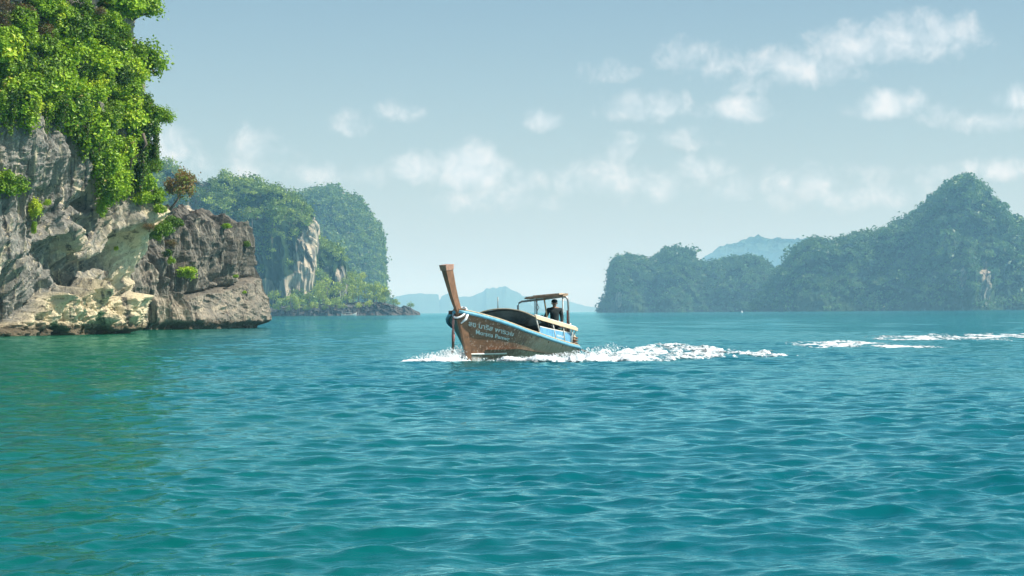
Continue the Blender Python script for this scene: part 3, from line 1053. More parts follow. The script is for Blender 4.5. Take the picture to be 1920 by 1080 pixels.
def crown_mass(name, Q, s, protos, mat, label, cat='forest', seed=3, sq=(0.75, 1.05)):
    rs = np.random.default_rng(seed)
    Vs, T1, T2 = [], [], []
    for k, (V, t, t2) in enumerate(protos):
        sel = np.where(np.arange(len(Q)) % len(protos) == k)[0]
        an = rs.uniform(0, 6.283, len(sel))
        c, sn = np.cos(an)[:, None], np.sin(an)[:, None]
        W = np.stack([V[None, :, 0] * c - V[None, :, 1] * sn, V[None, :, 0] * sn + V[None, :, 1] * c, V[None, :, 2] * rs.uniform(sq[0], sq[1], len(sel))[:, None]], -1)
        W = W * s[sel][:, None, None] + Q[sel][:, None, :]
        Vs.append(W.reshape(-1, 3))
        off_t = rs.normal(0, 0.22, len(sel))[:, None]
        T1.append((t[None, :] + off_t).ravel())
        T2.append((t2[None, :] * 0.45 + 0.55 * rs.random((len(sel), 1))).ravel())
    V = np.concatenate(Vs)
    me = make_mesh(name, V, quad_idx(len(V) // 4), False, {'tint': np.concatenate(T1), 'tint2': np.concatenate(T2)})
    return link(name, me, mat, label=label, cat=cat, kind='stuff')


def far_crowns(n, nleaf, leaf, seed, ncl=12, cl=0.48):
    out = []
    for i in range(n):
        V, t, t2, C, cr = crown_arrays(seed + i, (1, 1, 0.85), ncl, nleaf, leaf, cl, shell=0.7, low=-0.2)
        out.append((V + (0, 0, 0.35), t, t2))
    return out


BARE_H = [(572, 490, 22, 66), (590, 440, 11, 36), (548, 540, 30, 24), (500, 545, 16, 24), (362, 400, 16, 38), (386, 352, 9, 12), (405, 440, 6, 30), (555, 372, 5, 8)]
BARE_C = [(1160, 560, 7, 18)]
BARE_D = [(1848, 530, 12, 44), (1806, 522, 8, 20)]
# headland (about 1.6 km): wooded block, shoulder and rocky foot
D_H = 1600.0
SK_H = [(235, 345), (300, 318), (320, 322), (345, 328), (362, 346), (380, 362), (385, 346), (395, 342), (430, 346), (445, 340), (470, 338), (500, 350), (525, 358), (545, 368), (556, 378), (575, 384), (588, 396), (594, 410), (596, 452), (600, 590)]
P_h, headland = ridge('headland', SK_H, D_H, 95, 260, 90, 'wooded limestone headland with a pale cliff face beyond the outcrop', M_SCRUB, 4.2, 0.12, 0.03, 14, fl=0.5, seed=2, tan=0.05, bare=BARE_H)
SK_S = [(560, 470), (590, 455), (606, 455), (622, 462), (640, 474), (650, 490), (655, 520), (658, 590)]
P_s, shoulder = ridge('headland_shoulder', SK_S, D_H + 25, 50, 110, 60, 'lower steep shoulder on the seaward side of the wooded headland', M_SCRUB, 4.5, 0.10, 0.03, 6, fl=0.6, seed=5, tan=0.0, bare=[(640, 530, 14, 34), (612, 535, 10, 40)])
SK_F = [(500, 578), (530, 574), (560, 572), (600, 570), (640, 568), (690, 567), (715, 566), (735, 571), (752, 577), (758, 573), (768, 576), (778, 582), (786, 585), (788, 588)]
P_f, foot = ridge('headland_foot', SK_F, D_H - 170, 26, 260, 36, 'low dark rocky point at the foot of the headland', M_SHORE, 2.6, 0.22, 0.12, 0, fl=0.3, seed=8)
SK_R = [(520, 420), (553, 372), (575, 362), (600, 355), (622, 354), (645, 362), (665, 374), (690, 398), (706, 420), (714, 440), (717, 455), (713, 500), (713, 530), (722, 545), (729, 556), (732, 575), (735, 590)]
P_r, hill = ridge('rounded_hill', SK_R, 2700, 190, 170, 70, 'smooth rounded forested hill behind the headland', M_SCRUB, 2.3, 0.05, 0.02, 7, seed=11, cat='hill')
SK_C = [(1120, 583), (1126, 572), (1140, 552), (1144, 520), (1147, 492), (1155, 482), (1178, 477), (1200, 482), (1212, 480), (1222, 490), (1232, 476), (1250, 467), (1268, 466), (1290, 472), (1303, 488), (1318, 494), (1340, 490), (1362, 486), (1378, 481), (1402, 480), (1425, 486), (1442, 498), (1452, 506), (1480, 540), (1500, 585)]
P_c, isle_c = ridge('island', SK_C, 3200, 230, 260, 80, 'lower knobbly forested island in blue haze beside the tall peak', M_SCRUB, 2.6, 0.17, 0.016, 8, seed=14, fl=0.4, bare=BARE_C)
SK_D = [(1402, 583), (1412, 572), (1430, 545), (1450, 514), (1478, 480), (1508, 450), (1530, 443), (1545, 448), (1562, 449), (1600, 436), (1640, 431), (1668, 424), (1685, 413), (1705, 402), (1730, 380), (1755, 357), (1778, 341), (1797, 331), (1815, 341), (1845, 364), (1870, 388), (1892, 408), (1905, 414), (1930, 412), (1990, 440), (2060, 490), (2130, 560), (2150, 583)]
P_d, isle_d = ridge('peaked_island', SK_D, 2750, 270, 360, 100, 'tall peaked forested island in blue haze with a pale cliff streak', M_SCRUB, 2.0, 0.17, 0.015, 11, seed=17, fl=0.4, bare=BARE_D)
SK_E = [(1280, 560), (1305, 494), (1318, 482), (1340, 468), (1362, 457), (1390, 452), (1402, 446), (1420, 443), (1450, 446), (1480, 447), (1512, 446), (1560, 452), (1640, 470), (1760, 500), (1900, 560)]
ridge('distant_ridge', SK_E, 9500, 500, 260, 24, 'pale blue distant ridge between the two hazy islands', M_SCRUB, 1.8, 0.10, 0.01, 0, seed=20, cat='hill')
SK_G = [(690, 575), (735, 558), (762, 552), (790, 550), (822, 552), (824, 565), (828, 554), (845, 548), (858, 556), (880, 556), (900, 550), (912, 541), (935, 539), (948, 536), (962, 545), (975, 550), (985, 562), (1000, 575), (1040, 584)]
ridge('distant_island', SK_G, 11500, 500, 200, 16, 'faint blue stepped island on the horizon behind the prow', M_SCRUB, 1.8, 0.02, 0.004, 0, seed=23)
SK_K = [(860, 570), (930, 560), (985, 556), (1010, 553), (1040, 562), (1070, 566), (1100, 574), (1140, 580), (1200, 582)]
ridge('distant_island', SK_K, 14500, 500, 120, 12, 'faintest low island on the horizon behind the boat roof', M_SCRUB, 1.8, 0.02, 0.004, 0, seed=26)

fcr = far_crowns(5, 120, 0.31, 300)
Q, s = scatter(P_h, 900, 4.6, 41, BARE_H)
big = np.argsort(-s)[:110]
rest = np.setdiff1d(np.arange(len(Q)), big)
crown_mass('headland_forest', Q[rest], s[rest], fcr, M_LEAF_FAR, 'dense forest cover on the upper slopes of the headland')
trunk_me = MB().tube([(0, 0, -1.2), (0.03, 0.02, -0.4), (0, 0, 0.2)], [0.09, 0.07, 0.05], 6).mesh('trunk', True)
trunk_me.materials.append(M_BARK)
fprot = []
for k, (V, t, t2) in enumerate(far_crowns(5, 300, 0.22, 340, 15, 0.42)):
    me = make_mesh('crown', V, quad_idx(len(V) // 4), False, {'tint': t, 'tint2': t2})
    me.materials.append(M_LEAF_FAR)
    fprot.append(me)
fshore = []
for me0 in fprot[:3]:
    me = me0.copy()
    me.materials.clear()
    me.materials.append(M_LEAF_SHORE)
    fshore.append(me)


def far_tree(loc, s_, protos, label, group, cat='tree', name='headland_tree', sq=0.95):
    r = empty(name, loc, label=label, cat=cat, group=group)
    r.scale = (s_, s_, s_ * sq)
    r.rotation_euler = (0, 0, random.uniform(0, 6.28))
    link('trunk', trunk_me, None, r)
    link('crown', random.choice(protos), None, r)
    return r


for i in big:
    qx, qy = proj(Q[i])
    skyy = np.interp(qx, [p_[0] for p_ in SK_H], [p_[1] for p_ in SK_H])
    where = 'on the skyline of the headland' if qy < skyy + 22 else ('above the pale cliff of the headland' if qx > 520 else ('on the headland slope behind the dry tree' if qx < 400 else 'on the middle slope of the headland'))
    far_tree(Q[i] + (0, -1.0, 0.25 * s[i]), s[i], fprot, ('big ' if s[i] > np.median(s[big]) else '') + 'rounded tree crown ' + where, 'larger trees on the headland')
Q, s = scatter(P_s, 190, 4.0, 43, [(640, 530, 24, 42), (612, 530, 18, 50)])
crown_mass('shoulder_forest', Q, s, fcr, M_LEAF_FAR, 'scrub forest on the steep shoulder of the headland')
# yellow-green trees along the foot
for (px, py, sp) in [(512, 560, 14), (528, 572, 12), (545, 566, 13), (560, 572, 12), (598, 548, 13), (612, 540, 16), (606, 560, 14), (626, 552, 13), (630, 570, 12), (618, 573, 13), (640, 545, 14), (652, 535, 15), (650, 562, 13), (662, 548, 13),
                     (672, 556, 12), (668, 535, 14), (684, 545, 14), (690, 560, 12), (700, 545, 15), (712, 550, 15), (706, 562, 12), (722, 556, 11), (718, 566, 9), (738, 568, 7), (746, 571, 5), (770, 575, 7), (580, 560, 10), (660, 520, 12), (678, 522, 10), (520, 580, 9), (540, 582, 8), (556, 579, 9), (575, 581, 9), (590, 577, 10), (610, 581, 8), (640, 578, 9), (672, 576, 8), (690, 573, 9)]:
    dd = D_H - (166 - (570 - py) * 0.5 if py < 566 else 190)
    p = at(px, py, dd)
    far_tree(p, sp * dd / F * 1.12, fshore, ('big ' if sp > 12 else 'small ') + 'yellow green tree at the headland foot ' + ('close behind the dark outcrop' if px < 570 else 'under the pale cliff' if px < 625 else 'under the steep shoulder' if px < 680 else 'before the rounded hill' if px < 730 else 'out on the bare rocky point'), 'trees along the headland foot', name='shore_tree', sq=1.05)
Q, s = scatter(P_r, 1700, 5.6, 45)
crown_mass('hill_forest', Q, s, far_crowns(4, 54, 0.44, 400), M_LEAF_FAR, 'even forest cover on the rounded hill')
Q, s = scatter(P_c, 2000, 5.6, 47, BARE_C)
crown_mass('island_forest', Q, s, far_crowns(4, 50, 0.45, 430), M_LEAF_ISLE, 'hazy forest cover on the lower knobbly island')
Q, s = scatter(P_d, 3300, 6.2, 49, BARE_D)
crown_mass('peak_forest', Q, s, far_crowns(4, 50, 0.45, 460), M_LEAF_ISLE, 'hazy forest cover on the tall peaked island')

# ------------------------------------------------------------------ long-tail boat
BOW = np.array([-1.386, 66.0, 0.0])
AFT = np.array([0.342, 0.940, 0.0])
PORT = np.array([0.940, -0.342, 0.0])
boat = empty('longtail_boat', BOW, label='weathered brown wooden longtail boat with blue gunwale speeding over the sea', cat='boat')
boat.matrix_world = Matrix(((AFT[0], PORT[0], 0, BOW[0]), (AFT[1], PORT[1], 0, BOW[1]), (0, 0, -1, BOW[2]), (0, 0, 0, 1)))
# local frame with z up: x aft, y port is left-handed, so parts are built in world space instead
boat.matrix_world = Matrix.Translation(BOW)


def B(a, p, z):
    """boat point (aft, port, up) in the boat's own space"""
    a, p, z = np.broadcast_arrays(np.asarray(a, float), np.asarray(p, float), np.asarray(z, float))
    return a[..., None] * AFT + p[..., None] * PORT + z[..., None] * np.array([0, 0, 1.0])


def smooth_interp(x, xs, ys):
    xs, ys = np.array(xs, float), np.array(ys, float)
    m_ = np.gradient(ys, xs)
    x = np.clip(x, xs[0], xs[-1])
    i = np.clip(np.searchsorted(xs, x) - 1, 0, len(xs) - 2)
    h = xs[i + 1] - xs[i]
    t = (x - xs[i]) / h
    return ys[i] * (2 * t ** 3 - 3 * t ** 2 + 1) + m_[i] * h * (t ** 3 - 2 * t ** 2 + t) + ys[i + 1] * (-2 * t ** 3 + 3 * t ** 2) + m_[i + 1] * h * (t ** 3 - t ** 2)


sheer = lambda a: smooth_interp(a, [-0.9, -0.3, 0.3, 1.5, 3.5, 6.5, 9.5], [1.60, 1.43, 1.28, 1.03, 0.74, 0.43, 0.26])
beam = lambda a: smooth_interp(a, [-0.9, -0.6, -0.2, 0.3, 1.0, 2.2, 3.8, 6.5, 8.2, 9.5], [0.03, 0.30, 0.58, 0.82, 1.0, 1.12, 1.15, 1.05, 0.84, 0.52])
stem_a = lambda z: -0.9 * np.clip(z / 1.6, -0.5, 2) ** 1.0
wl = lambda a: smooth_interp(a, [-0.05, 0.4, 1.2, 2.5, 5.0, 8.0, 9.5], [0.02, 0.16, 0.36, 0.58, 0.70, 0.60, 0.40])


def hull_pt(u_, t, side=1.0):
    """u_: 0 stem .. 1 stern, t: 0 keel .. 1 sheer"""
    u_, t = np.broadcast_arrays(np.asarray(u_, float), np.asarray(t, float))
    ag = -0.9 + 10.4 * u_                        # station on the sheer
    zs = sheer(ag)
    zk = -0.42 + 0.12 * u_
    z = zk + (zs - zk) * t
    a0 = -0.9 * np.clip(zk / 1.6, -1, 1)
    # stem rake: lower points of the first stations lie further aft
    a_st = -0.9 * (z / 1.6)
    a = a_st + (9.5 - 0.25 * (1 - t) - a_st) * u_
    bs = beam(ag)
    bw = np.minimum(wl(np.maximum(a, -0.05)), bs * 0.95)
    tz = np.clip(z / np.maximum(zs, 0.05), 0, 1)
    p_up = bw + (bs - bw) * (tz ** 0.85)
    p_dn = bw * np.sqrt(np.clip(1 - (np.clip(-z, 0, 1) / 0.44) ** 2, 0, 1))
    p = np.where(z >= 0, p_up, p_dn)
    p = p * np.minimum(1, u_ * 40 + 0.02)
    return B(a, side * p, z)


def hull_mat():
    b = material('weathered_hull')
    n1 = b.noise(b.obj, 1.2, 5, 0.6, 0.4)
    n2 = b.noise(b.obj, 13.0, 5, 0.7)
    n3 = b.noise(b.obj, 5.0, 6, 0.7, 0.6)
    fa = b.attr('aftness')
    f = b.m('ADD', fa, b.m('MULTIPLY_ADD', n3, 0.9, -0.45))
    c = b.mix(b.ss(n1, 0.3, 0.7), (0.150, 0.066, 0.032, 1), (0.235, 0.112, 0.056, 1))
    c = b.mix(b.ss(f, 0.35, 0.75), c, (0.40, 0.29, 0.19, 1))
    c = b.mix(b.m('MULTIPLY', b.ss(n2, 0.58, 0.64), 0.75), c, (0.42, 0.21, 0.12, 1))
    c = b.mix(b.m('MULTIPLY', b.ss(b.noise(b.obj, 11, 5, 0.65), 0.57, 0.63), 0.8), c, (0.50, 0.38, 0.31, 1))
    c = b.mix(b.m('MULTIPLY', b.ss(n3, 0.50, 0.36), 0.30), c, (0.035, 0.022, 0.012, 1))
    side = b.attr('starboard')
    g = b.mix(b.ss(n3, 0.35, 0.65), (0.03, 0.06, 0.05, 1), (0.10, 0.13, 0.11, 1))  # dark green reflections on the starboard flank, painted into the hull colour
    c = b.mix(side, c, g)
    lw = b.attr('low')
    c = b.mix(b.m('MULTIPLY', b.ss(b.m('ADD', lw, b.m('MULTIPLY_ADD', n3, 1.0, -0.5)), 0.55, 0.8), 0.65), c, (0.50, 0.48, 0.44, 1))
    b.put(b.p.inputs['Base Color'], c)
    b.put(b.p.inputs['Roughness'], b.m('MULTIPLY_ADD', n2, 0.4, 0.28))
    bump(b, b.m('ADD', n2, n3), 0.35, 0.02)
    return b.mat


M_HULL = hull_mat()
M_BLUE = plain('blue_paint', (0.14, 0.38, 0.50), 0.45, var=0.15, dirt=(0.08, 0.17, 0.20))
M_CREAM = plain('cream_paint', (0.52, 0.42, 0.28), 0.6, var=0.15, dirt=(0.30, 0.20, 0.12))
M_WOOD = plain('brown_wood', (0.21, 0.105, 0.055), 0.5, var=0.25, scale=5, dirt=(0.11, 0.06, 0.035))
M_DKWOOD = plain('dark_wood', (0.06, 0.042, 0.028), 0.6)
M_TARP = plain('dark_tarpaulin', (0.085, 0.105, 0.11), 0.75, var=0.3, scale=4)
M_PALE = plain('pale_paint', (0.70, 0.68, 0.62), 0.55, var=0.12, dirt=(0.4, 0.34, 0.26))
M_STEEL = plain('dull_steel', (0.30, 0.31, 0.30), 0.45, 0.5)
M_RUST = plain('rusty_metal', (0.20, 0.10, 0.06), 0.7, 0.2)
M_WHITE = plain('white_cloth', (0.75, 0.77, 0.78), 0.8, var=0.1)
M_PINK = plain('faded_ribbon', (0.45, 0.20, 0.18), 0.8, var=0.4, scale=20)
M_BAMBOO = plain('bamboo', (0.42, 0.30, 0.15), 0.6)
M_LETTER = plain('white_lettering', (0.52, 0.62, 0.62), 0.6, var=0.25, scale=14, dirt=(0.2, 0.14, 0.09))
M_PANEL = plain('blue_panel', (0.12, 0.33, 0.52), 0.5, var=0.2, scale=6)
M_SKIN = plain('skin', (0.34, 0.19, 0.125), 0.55, var=0.1)
M_SHIRT = plain('dark_shirt', (0.022, 0.032, 0.034), 0.85, var=0.2)
M_TROUSER = plain('dark_trousers', (0.020, 0.024, 0.030), 0.85, var=0.2)
M_CAP = plain('dark_cap', (0.018, 0.022, 0.026), 0.8, var=0.2)
M_ROOF = plain('roof_planks', (0.28, 0.19, 0.12), 0.8, var=0.35, scale=7)
M_ENGINE = plain('engine_grey', (0.17, 0.16, 0.14), 0.5, 0.3, dirt=(0.10, 0.06, 0.04))

nu, nt_ = 110, 26
U_, T_ = np.meshgrid(np.linspace(0, 1, nu) ** 1.15, np.linspace(0, 1, nt_), indexing='ij')
Vs, Fs, af, sb, lw = [], [], [], [], []
for k, sd in enumerate((1.0, -1.0)):
    V = hull_pt(U_, T_, sd)
    f = grid_faces(nu, nt_)
    Vs.append(V.reshape(-1, 3))
    Fs.append((f if sd < 0 else f[:, ::-1]) + k * nu * nt_)
    af.append(np.clip(U_ * 1.55 - 0.02 + 0.12 * (1 - T_), 0, 1).ravel())
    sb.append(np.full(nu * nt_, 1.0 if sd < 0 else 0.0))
    lw.append(np.clip(1 - (V[..., 2] / 0.45), 0, 1).ravel() * np.clip(1.2 - U_.ravel() * 5, 0, 1))
# transom closes the stern
Vh, Fh = np.concatenate(Vs), np.concatenate(Fs)
tr = []
for j in range(nt_ - 1):
    a = (nu - 1) * nt_ + j
    bb = nu * nt_ + (nu - 1) * nt_ + j
    tr.append((a, a + 1, bb + 1, bb))
Fh = np.concatenate([Fh, np.array(tr)])
nf = np.cross(Vh[Fh[200, 1]] - Vh[Fh[200, 0]], Vh[Fh[200, 3]] - Vh[Fh[200, 0]])
if nf @ PORT < 0:
    Fh = Fh[:, ::-1]
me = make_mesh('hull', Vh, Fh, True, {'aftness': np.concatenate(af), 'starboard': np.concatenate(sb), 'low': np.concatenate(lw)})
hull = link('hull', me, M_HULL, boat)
sol = hull.modifiers.new('skin', 'SOLIDIFY')
sol.thickness = 0.035
sol.offset = -1

us = np.linspace(0.004, 1, 70)
for sd, nm in ((1, 'gunwale'), (-1, 'gunwale')):
    L = hull_pt(us, 1.0, sd) + PORT * sd * 0.03
    g = MB().tube(L - (0, 0, 0.045), 0.052, 8).build('gunwale', M_BLUE, boat, True)
    MB().tube(hull_pt(us, 1.0, sd) + (0, 0, 0.03), 0.026, 6).build('cap_rail', M_CREAM, g, True)
    MB().tube(hull_pt(us[:60], 0.80 + 0 * us[:60], sd) * 1.0 + (0, 0, -0.02), 0.001, 4)
# pale strake near the water at the bow
st = hull_pt(np.linspace(0.01, 0.20, 20), np.linspace(0.315, 0.40, 20), 1) + PORT * 0.012
MB().tube(st, 0.028, 6).build('spray_strake', M_PALE, boat, True)
# floor boards and thwarts inside
fl = MB()
uu_ = np.linspace(0.10, 0.97, 30)
lo = [hull_pt(x, 0.62, 1) for x in uu_]
ro = [hull_pt(x, 0.62, -1) for x in uu_]
V = np.array([q for pr in zip(lo, ro) for q in pr])
V[:, 2] = np.minimum(V[:, 2], 0.45) - 0.12
fl.add(V, [(2 * i, 2 * i + 1, 2 * i + 3, 2 * i + 2) for i in range(len(uu_) - 1)])
fl.build('deck', M_DKWOOD, boat)
for x in (0.16, 0.34, 0.5, 0.66, 0.82, 0.985):
    a, c = hull_pt(x, 0.90, 1), hull_pt(x, 0.90, -1)
    MB().tube([a, c], 0.05, 4).build('thwart', M_CREAM if x > 0.9 else M_WOOD, boat)

# stem post and the tall prow post above it
zz = np.linspace(-0.3, 1.62, 16)
mb = MB()
V = []
for z in zz:
    a = -0.9 * z / 1.6
    wdt = 0.14 + 0.06 * z
    half = 0.03
    q = a + wdt
    ph_ = float(np.interp(z, [-0.3, 0, 1.62], [0.05, 0.075, 0.19]))
    V += [B(a - 0.05, half, z), B(q, ph_ + 0.02, z), B(q, -ph_ - 0.02, z), B(a - 0.05, -half, z)]
Fq = []
for i in range(len(zz) - 1):
    for j in range(4):
        j2 = (j + 1) % 4
        Fq.append((4 * i + j, 4 * i + j2, 4 * i + 4 + j2, 4 * i + 4 + j))
mb.add(V, Fq + [(0, 1, 2, 3), tuple(4 * (len(zz) - 1) + j for j in (3, 2, 1, 0))]).build('stem_post', M_WOOD, boat)
zz = np.linspace(1.50, 2.86, 14)
V = []
for z in zz:
    t = (z - 1.5) / 1.36
    a = -0.87 - 1.12 * t ** 0.80
    wdt = 0.36 + 0.14 * t ** 1.5
    hf, hb = 0.04 + 0.042 * t ** 1.4, 0.06 + 0.05 * t
    V += [B(a, hf, z + 0.0), B(a + wdt, hb, z + 0.04 * t), B(a + wdt, -hb, z + 0.04 * t), B(a, -hf, z)]
Fq = []
for i in range(len(zz) - 1):
    for j in range(4):
        j2 = (j + 1) % 4
        Fq.append((4 * i + j, 4 * i + j2, 4 * i + 4 + j2, 4 * i + 4 + j))
prow = MB().add(V, Fq + [(0, 1, 2, 3), tuple(4 * (len(zz) - 1) + j for j in (3, 2, 1, 0))]).build('prow_post', M_WOOD, boat)
capv = []
for (zc, g) in ((2.76, 0.012), (2.93, 0.03)):
    t = min(1.0, (zc - 1.5) / 1.36)
    a = -0.87 - 1.12 * t ** 0.80
    wdt = 0.36 + 0.14 * t ** 1.5
    capv += [B(a - g - 0.03, 0.084 + g, zc), B(a + wdt + g, 0.112 + g, zc + 0.04), B(a + wdt + g, -0.112 - g, zc + 0.04), B(a - g - 0.03, -0.084 - g, zc)]
MB().add(capv, [(0, 1, 5, 4), (1, 2, 6, 5), (2, 3, 7, 6), (3, 0, 4, 7), (0, 3, 2, 1), (4, 5, 6, 7)]).build('prow_cap', plain('cap_wood', (0.36, 0.20, 0.14), 0.6), prow, bevel=0.012)

# white sash tied round the prow, hanging ribbons, mooring pole
def loop(c_a, z, ra, rb, n=16, tilt=0.0):
    an = np.linspace(0, 2 * math.pi, n)
    return np.array([B(c_a + ra * math.cos(x), rb * math.sin(x), z + tilt * math.cos(x)) for x in an])
sash = MB().tube(loop(-0.64, 1.50, 0.30, 0.19, tilt=0.16), 0.030, 6).build('sash', M_WHITE, boat, True)
MB().tube([B(-0.58, 0.25, 1.50), B(-0.70, 0.22, 1.30), B(-0.80, 0.10, 1.17)], [0.05, 0.045, 0.02], 6).build('sash_end', M_WHITE, sash, True)
MB().tube(loop(-0.66, 1.42, 0.26, 0.20, tilt=0.12), 0.028, 6).build('rope_band', M_DKWOOD, boat, True)
MB().tube([B(-0.88, -0.10, 1.42), B(-0.90, -0.12, 1.2), B(-0.80, -0.16, 1.0), B(-0.74, -0.17, 0.78), B(-0.70, -0.18, 0.62)], [0.03, 0.045, 0.035, 0.04, 0.03], 6).build('ribbon', M_PINK, boat, True)
MB().tube([B(-0.72, -0.20, 0.95), B(-0.66, -0.22, 0.5), B(-0.56, -0.30, 0.02)], [0.04, 0.045, 0.035], 7).build('bow_pole', M_DKWOOD, boat, True)
bowblk = MB().box(B(-0.62, -0.24, 1.50), (0.26, 0.16, 0.12)).build('bow_cleat', M_DKWOOD, boat, bevel=0.02)

# canopy: arched tarpaulin on posts
A0, A1 = 3.15, 7.05
eave = lambda a: 1.33 - (a - A0) / (A1 - A0) * 0.40
ca = np.linspace(A0, A1, 26)
cp = np.linspace(-1, 1, 22)
CA, CPp = np.meshgrid(ca, cp, indexing='ij')
arch = 0.27 * (1 - np.abs(CPp) ** 2.2) * (1 - 0.35 * (CA - A0) / (A1 - A0))
sag = 0.035 * np.sin(CA * 5.2) * (1 - CPp ** 2) + 0.02 * fbm(np.stack([CA * 2, CPp * 3, CA * 0], -1), 3)
V = B(CA, CPp * 1.10, eave(CA) + arch + sag)
me = make_mesh('canopy', V.reshape(-1, 3), grid_faces(26, 22), True)
canopy = link('canopy', me, M_TARP, boat)
s_ = canopy.modifiers.new('cloth', 'SOLIDIFY')
s_.thickness = 0.03
# lining sagging under the arch, seen as dark folds from the bow
LA = np.linspace(A0 + 0.35, A1 - 0.6, 20)
CA, CPp = np.meshgrid(LA, np.linspace(-0.95, 0.80, 20), indexing='ij')
V = B(CA, CPp * 1.02, eave(CA) + 0.02 - 0.16 * np.exp(-((CPp - 0.25) / 0.5) ** 2) - 0.05 * np.sin(CPp * 9 + CA) - 0.25 * (CA - LA[0]) / 3.3 * 0.2)
me = make_mesh('lining', V.reshape(-1, 3), grid_faces(20, 20), True)
lin = link('lining', me, M_TARP, canopy)
s_ = lin.modifiers.new('cloth', 'SOLIDIFY')
s_.thickness = 0.02
# drape hung under the front arch
DP, DV = np.meshgrid(np.linspace(-0.98, 0.98, 30), np.linspace(0, 1, 12), indexing='ij')
ztop = eave(A0 + 0.25) + 0.25 * (1 - np.abs(DP) ** 2.2)
zbot = eave(A0) - 0.30 + 0.10 * DP + 0.05 * np.sin(DP * 7)
V = B(A0 + 0.25 + 0.5 * DV + 0.06 * np.sin(DP * 14 + DV * 2) * DV, DP * 1.08, ztop + (zbot - ztop) * DV)
me = make_mesh('drape', V.reshape(-1, 3), grid_faces(30, 12), True)
link('drape', me, plain('grey_drape', (0.20, 0.25, 0.26), 0.8, var=0.3, scale=3), canopy).modifiers.new('cloth', 'SOLIDIFY').thickness = 0.01
# arched hoop at the front and the pale boards along the eaves
MB().tube([B(A0 - 0.02, p * 1.11, eave(A0) + 0.27 * (1 - abs(p) ** 2.2) + 0.012) for p in np.linspace(-1, 1, 22)], 0.022, 6).build('hoop', M_CREAM, canopy, True)
for sd in (1, -1):
    V = []
    for a in np.linspace(A0, A1 + 0.35, 14):
        z = eave(a)
        V += [B(a, sd * 1.13, z - 0.055), B(a, sd * 1.165, z - 0.05), B(a, sd * 1.12, z + 0.075), B(a, sd * 1.085, z + 0.07)]
    Fq = [(4 * i + j, 4 * i + (j + 1) % 4, 4 * i + 4 + (j + 1) % 4, 4 * i + 4 + j) for i in range(13) for j in range(4)]
    e = MB().add(V, Fq + [(0, 1, 2, 3), (55, 54, 53, 52)]).build('eave_board', M_CREAM, canopy)
    MB().tube([B(a, sd * 1.10, eave(a) + 0.085) for a in np.linspace(A0, A1 + 0.3, 10)], 0.018, 5).build('edging', M_PALE, e, True)
    for a in (3.25, 4.9, 6.0, 7.0):
        u0 = (a + 0.9) / 10.4
        foot_ = hull_pt(u0, 1.0, sd)
        MB().tube([foot_, B(a, sd * 1.10, eave(a))], 0.024, 6).build('canopy_post', M_PALE, boat, True)
MB().tube([B(3.2, -0.18, 1.56), B(3.2, -0.18, 2.0)], 0.016, 6).build('mast_stick', M_STEEL, canopy, True)
MB().tube([B(5.0, 1.0, 1.02), B(5.9, 0.8, 0.72)], 0.03, 6).build('brace', M_DKWOOD, boat, True)

# blue side panels with white lettering
def panel_pt(a, h, off=0.0):
    u0 = (a + 0.9) / 10.4
    base = hull_pt(u0, 1.0, 1) + (0, 0, 0.055)
    hh = np.interp(a, [3.3, 7.0], [0.20, 0.33])
    return base + np.array([0, 0, 1.0]) * (hh * h) + PORT * (off - 0.03)
for sd in (1,):
    al = np.linspace(3.3, 7.0, 16)
    V = []
    for a in al:
        V += [panel_pt(a, 0, 0.012), panel_pt(a, 1, 0.012), panel_pt(a, 1, -0.012), panel_pt(a, 0, -0.012)]
    Fq = [(4 * i + j, 4 * i + (j + 1) % 4, 4 * i + 4 + (j + 1) % 4, 4 * i + 4 + j) for i in range(15) for j in range(4)]
    pan = MB().add(V, Fq + [(0, 1, 2, 3), (63, 62, 61, 60)]).build('side_panel', M_PANEL, boat)
    MB().tube([panel_pt(a, 1.04, 0.0) for a in al], 0.022, 6).build('panel_rail', M_PALE, pan, True)
    MB().tube([panel_pt(7.0, 0, 0.01), panel_pt(7.0, 1.04, 0.01)], 0.022, 6).build('panel_rail', M_PALE, pan, True)
    for x in (4.55, 5.75):
        MB().tube([panel_pt(x, 0.02, 0.014), panel_pt(x, 0.98, 0.014)], 0.006, 4).build('panel_seam', M_BLUE, pan)


def text_mesh(body, extr=0.0):
    cu = bpy.data.curves.new('lettering', 'FONT')
    cu.body = body
    cu.size = 1.0
    cu.resolution_u = 3
    cu.offset = 0.018
    o = bpy.data.objects.new('lettering', cu)
    COL.objects.link(o)
    bpy.context.view_layer.update()
    dg = bpy.context.evaluated_depsgraph_get()
    me_ = bpy.data.meshes.new_from_object(o.evaluated_get(dg))
    bpy.data.objects.remove(o)
    bm = bmesh.new()
    bm.from_mesh(me_)
    bmesh.ops.triangulate(bm, faces=bm.faces)
    bmesh.ops.subdivide_edges(bm, edges=[e for e in bm.edges if e.calc_length() > 0.35], cuts=2)
    bm.to_mesh(me_)
    bm.free()
    return me_


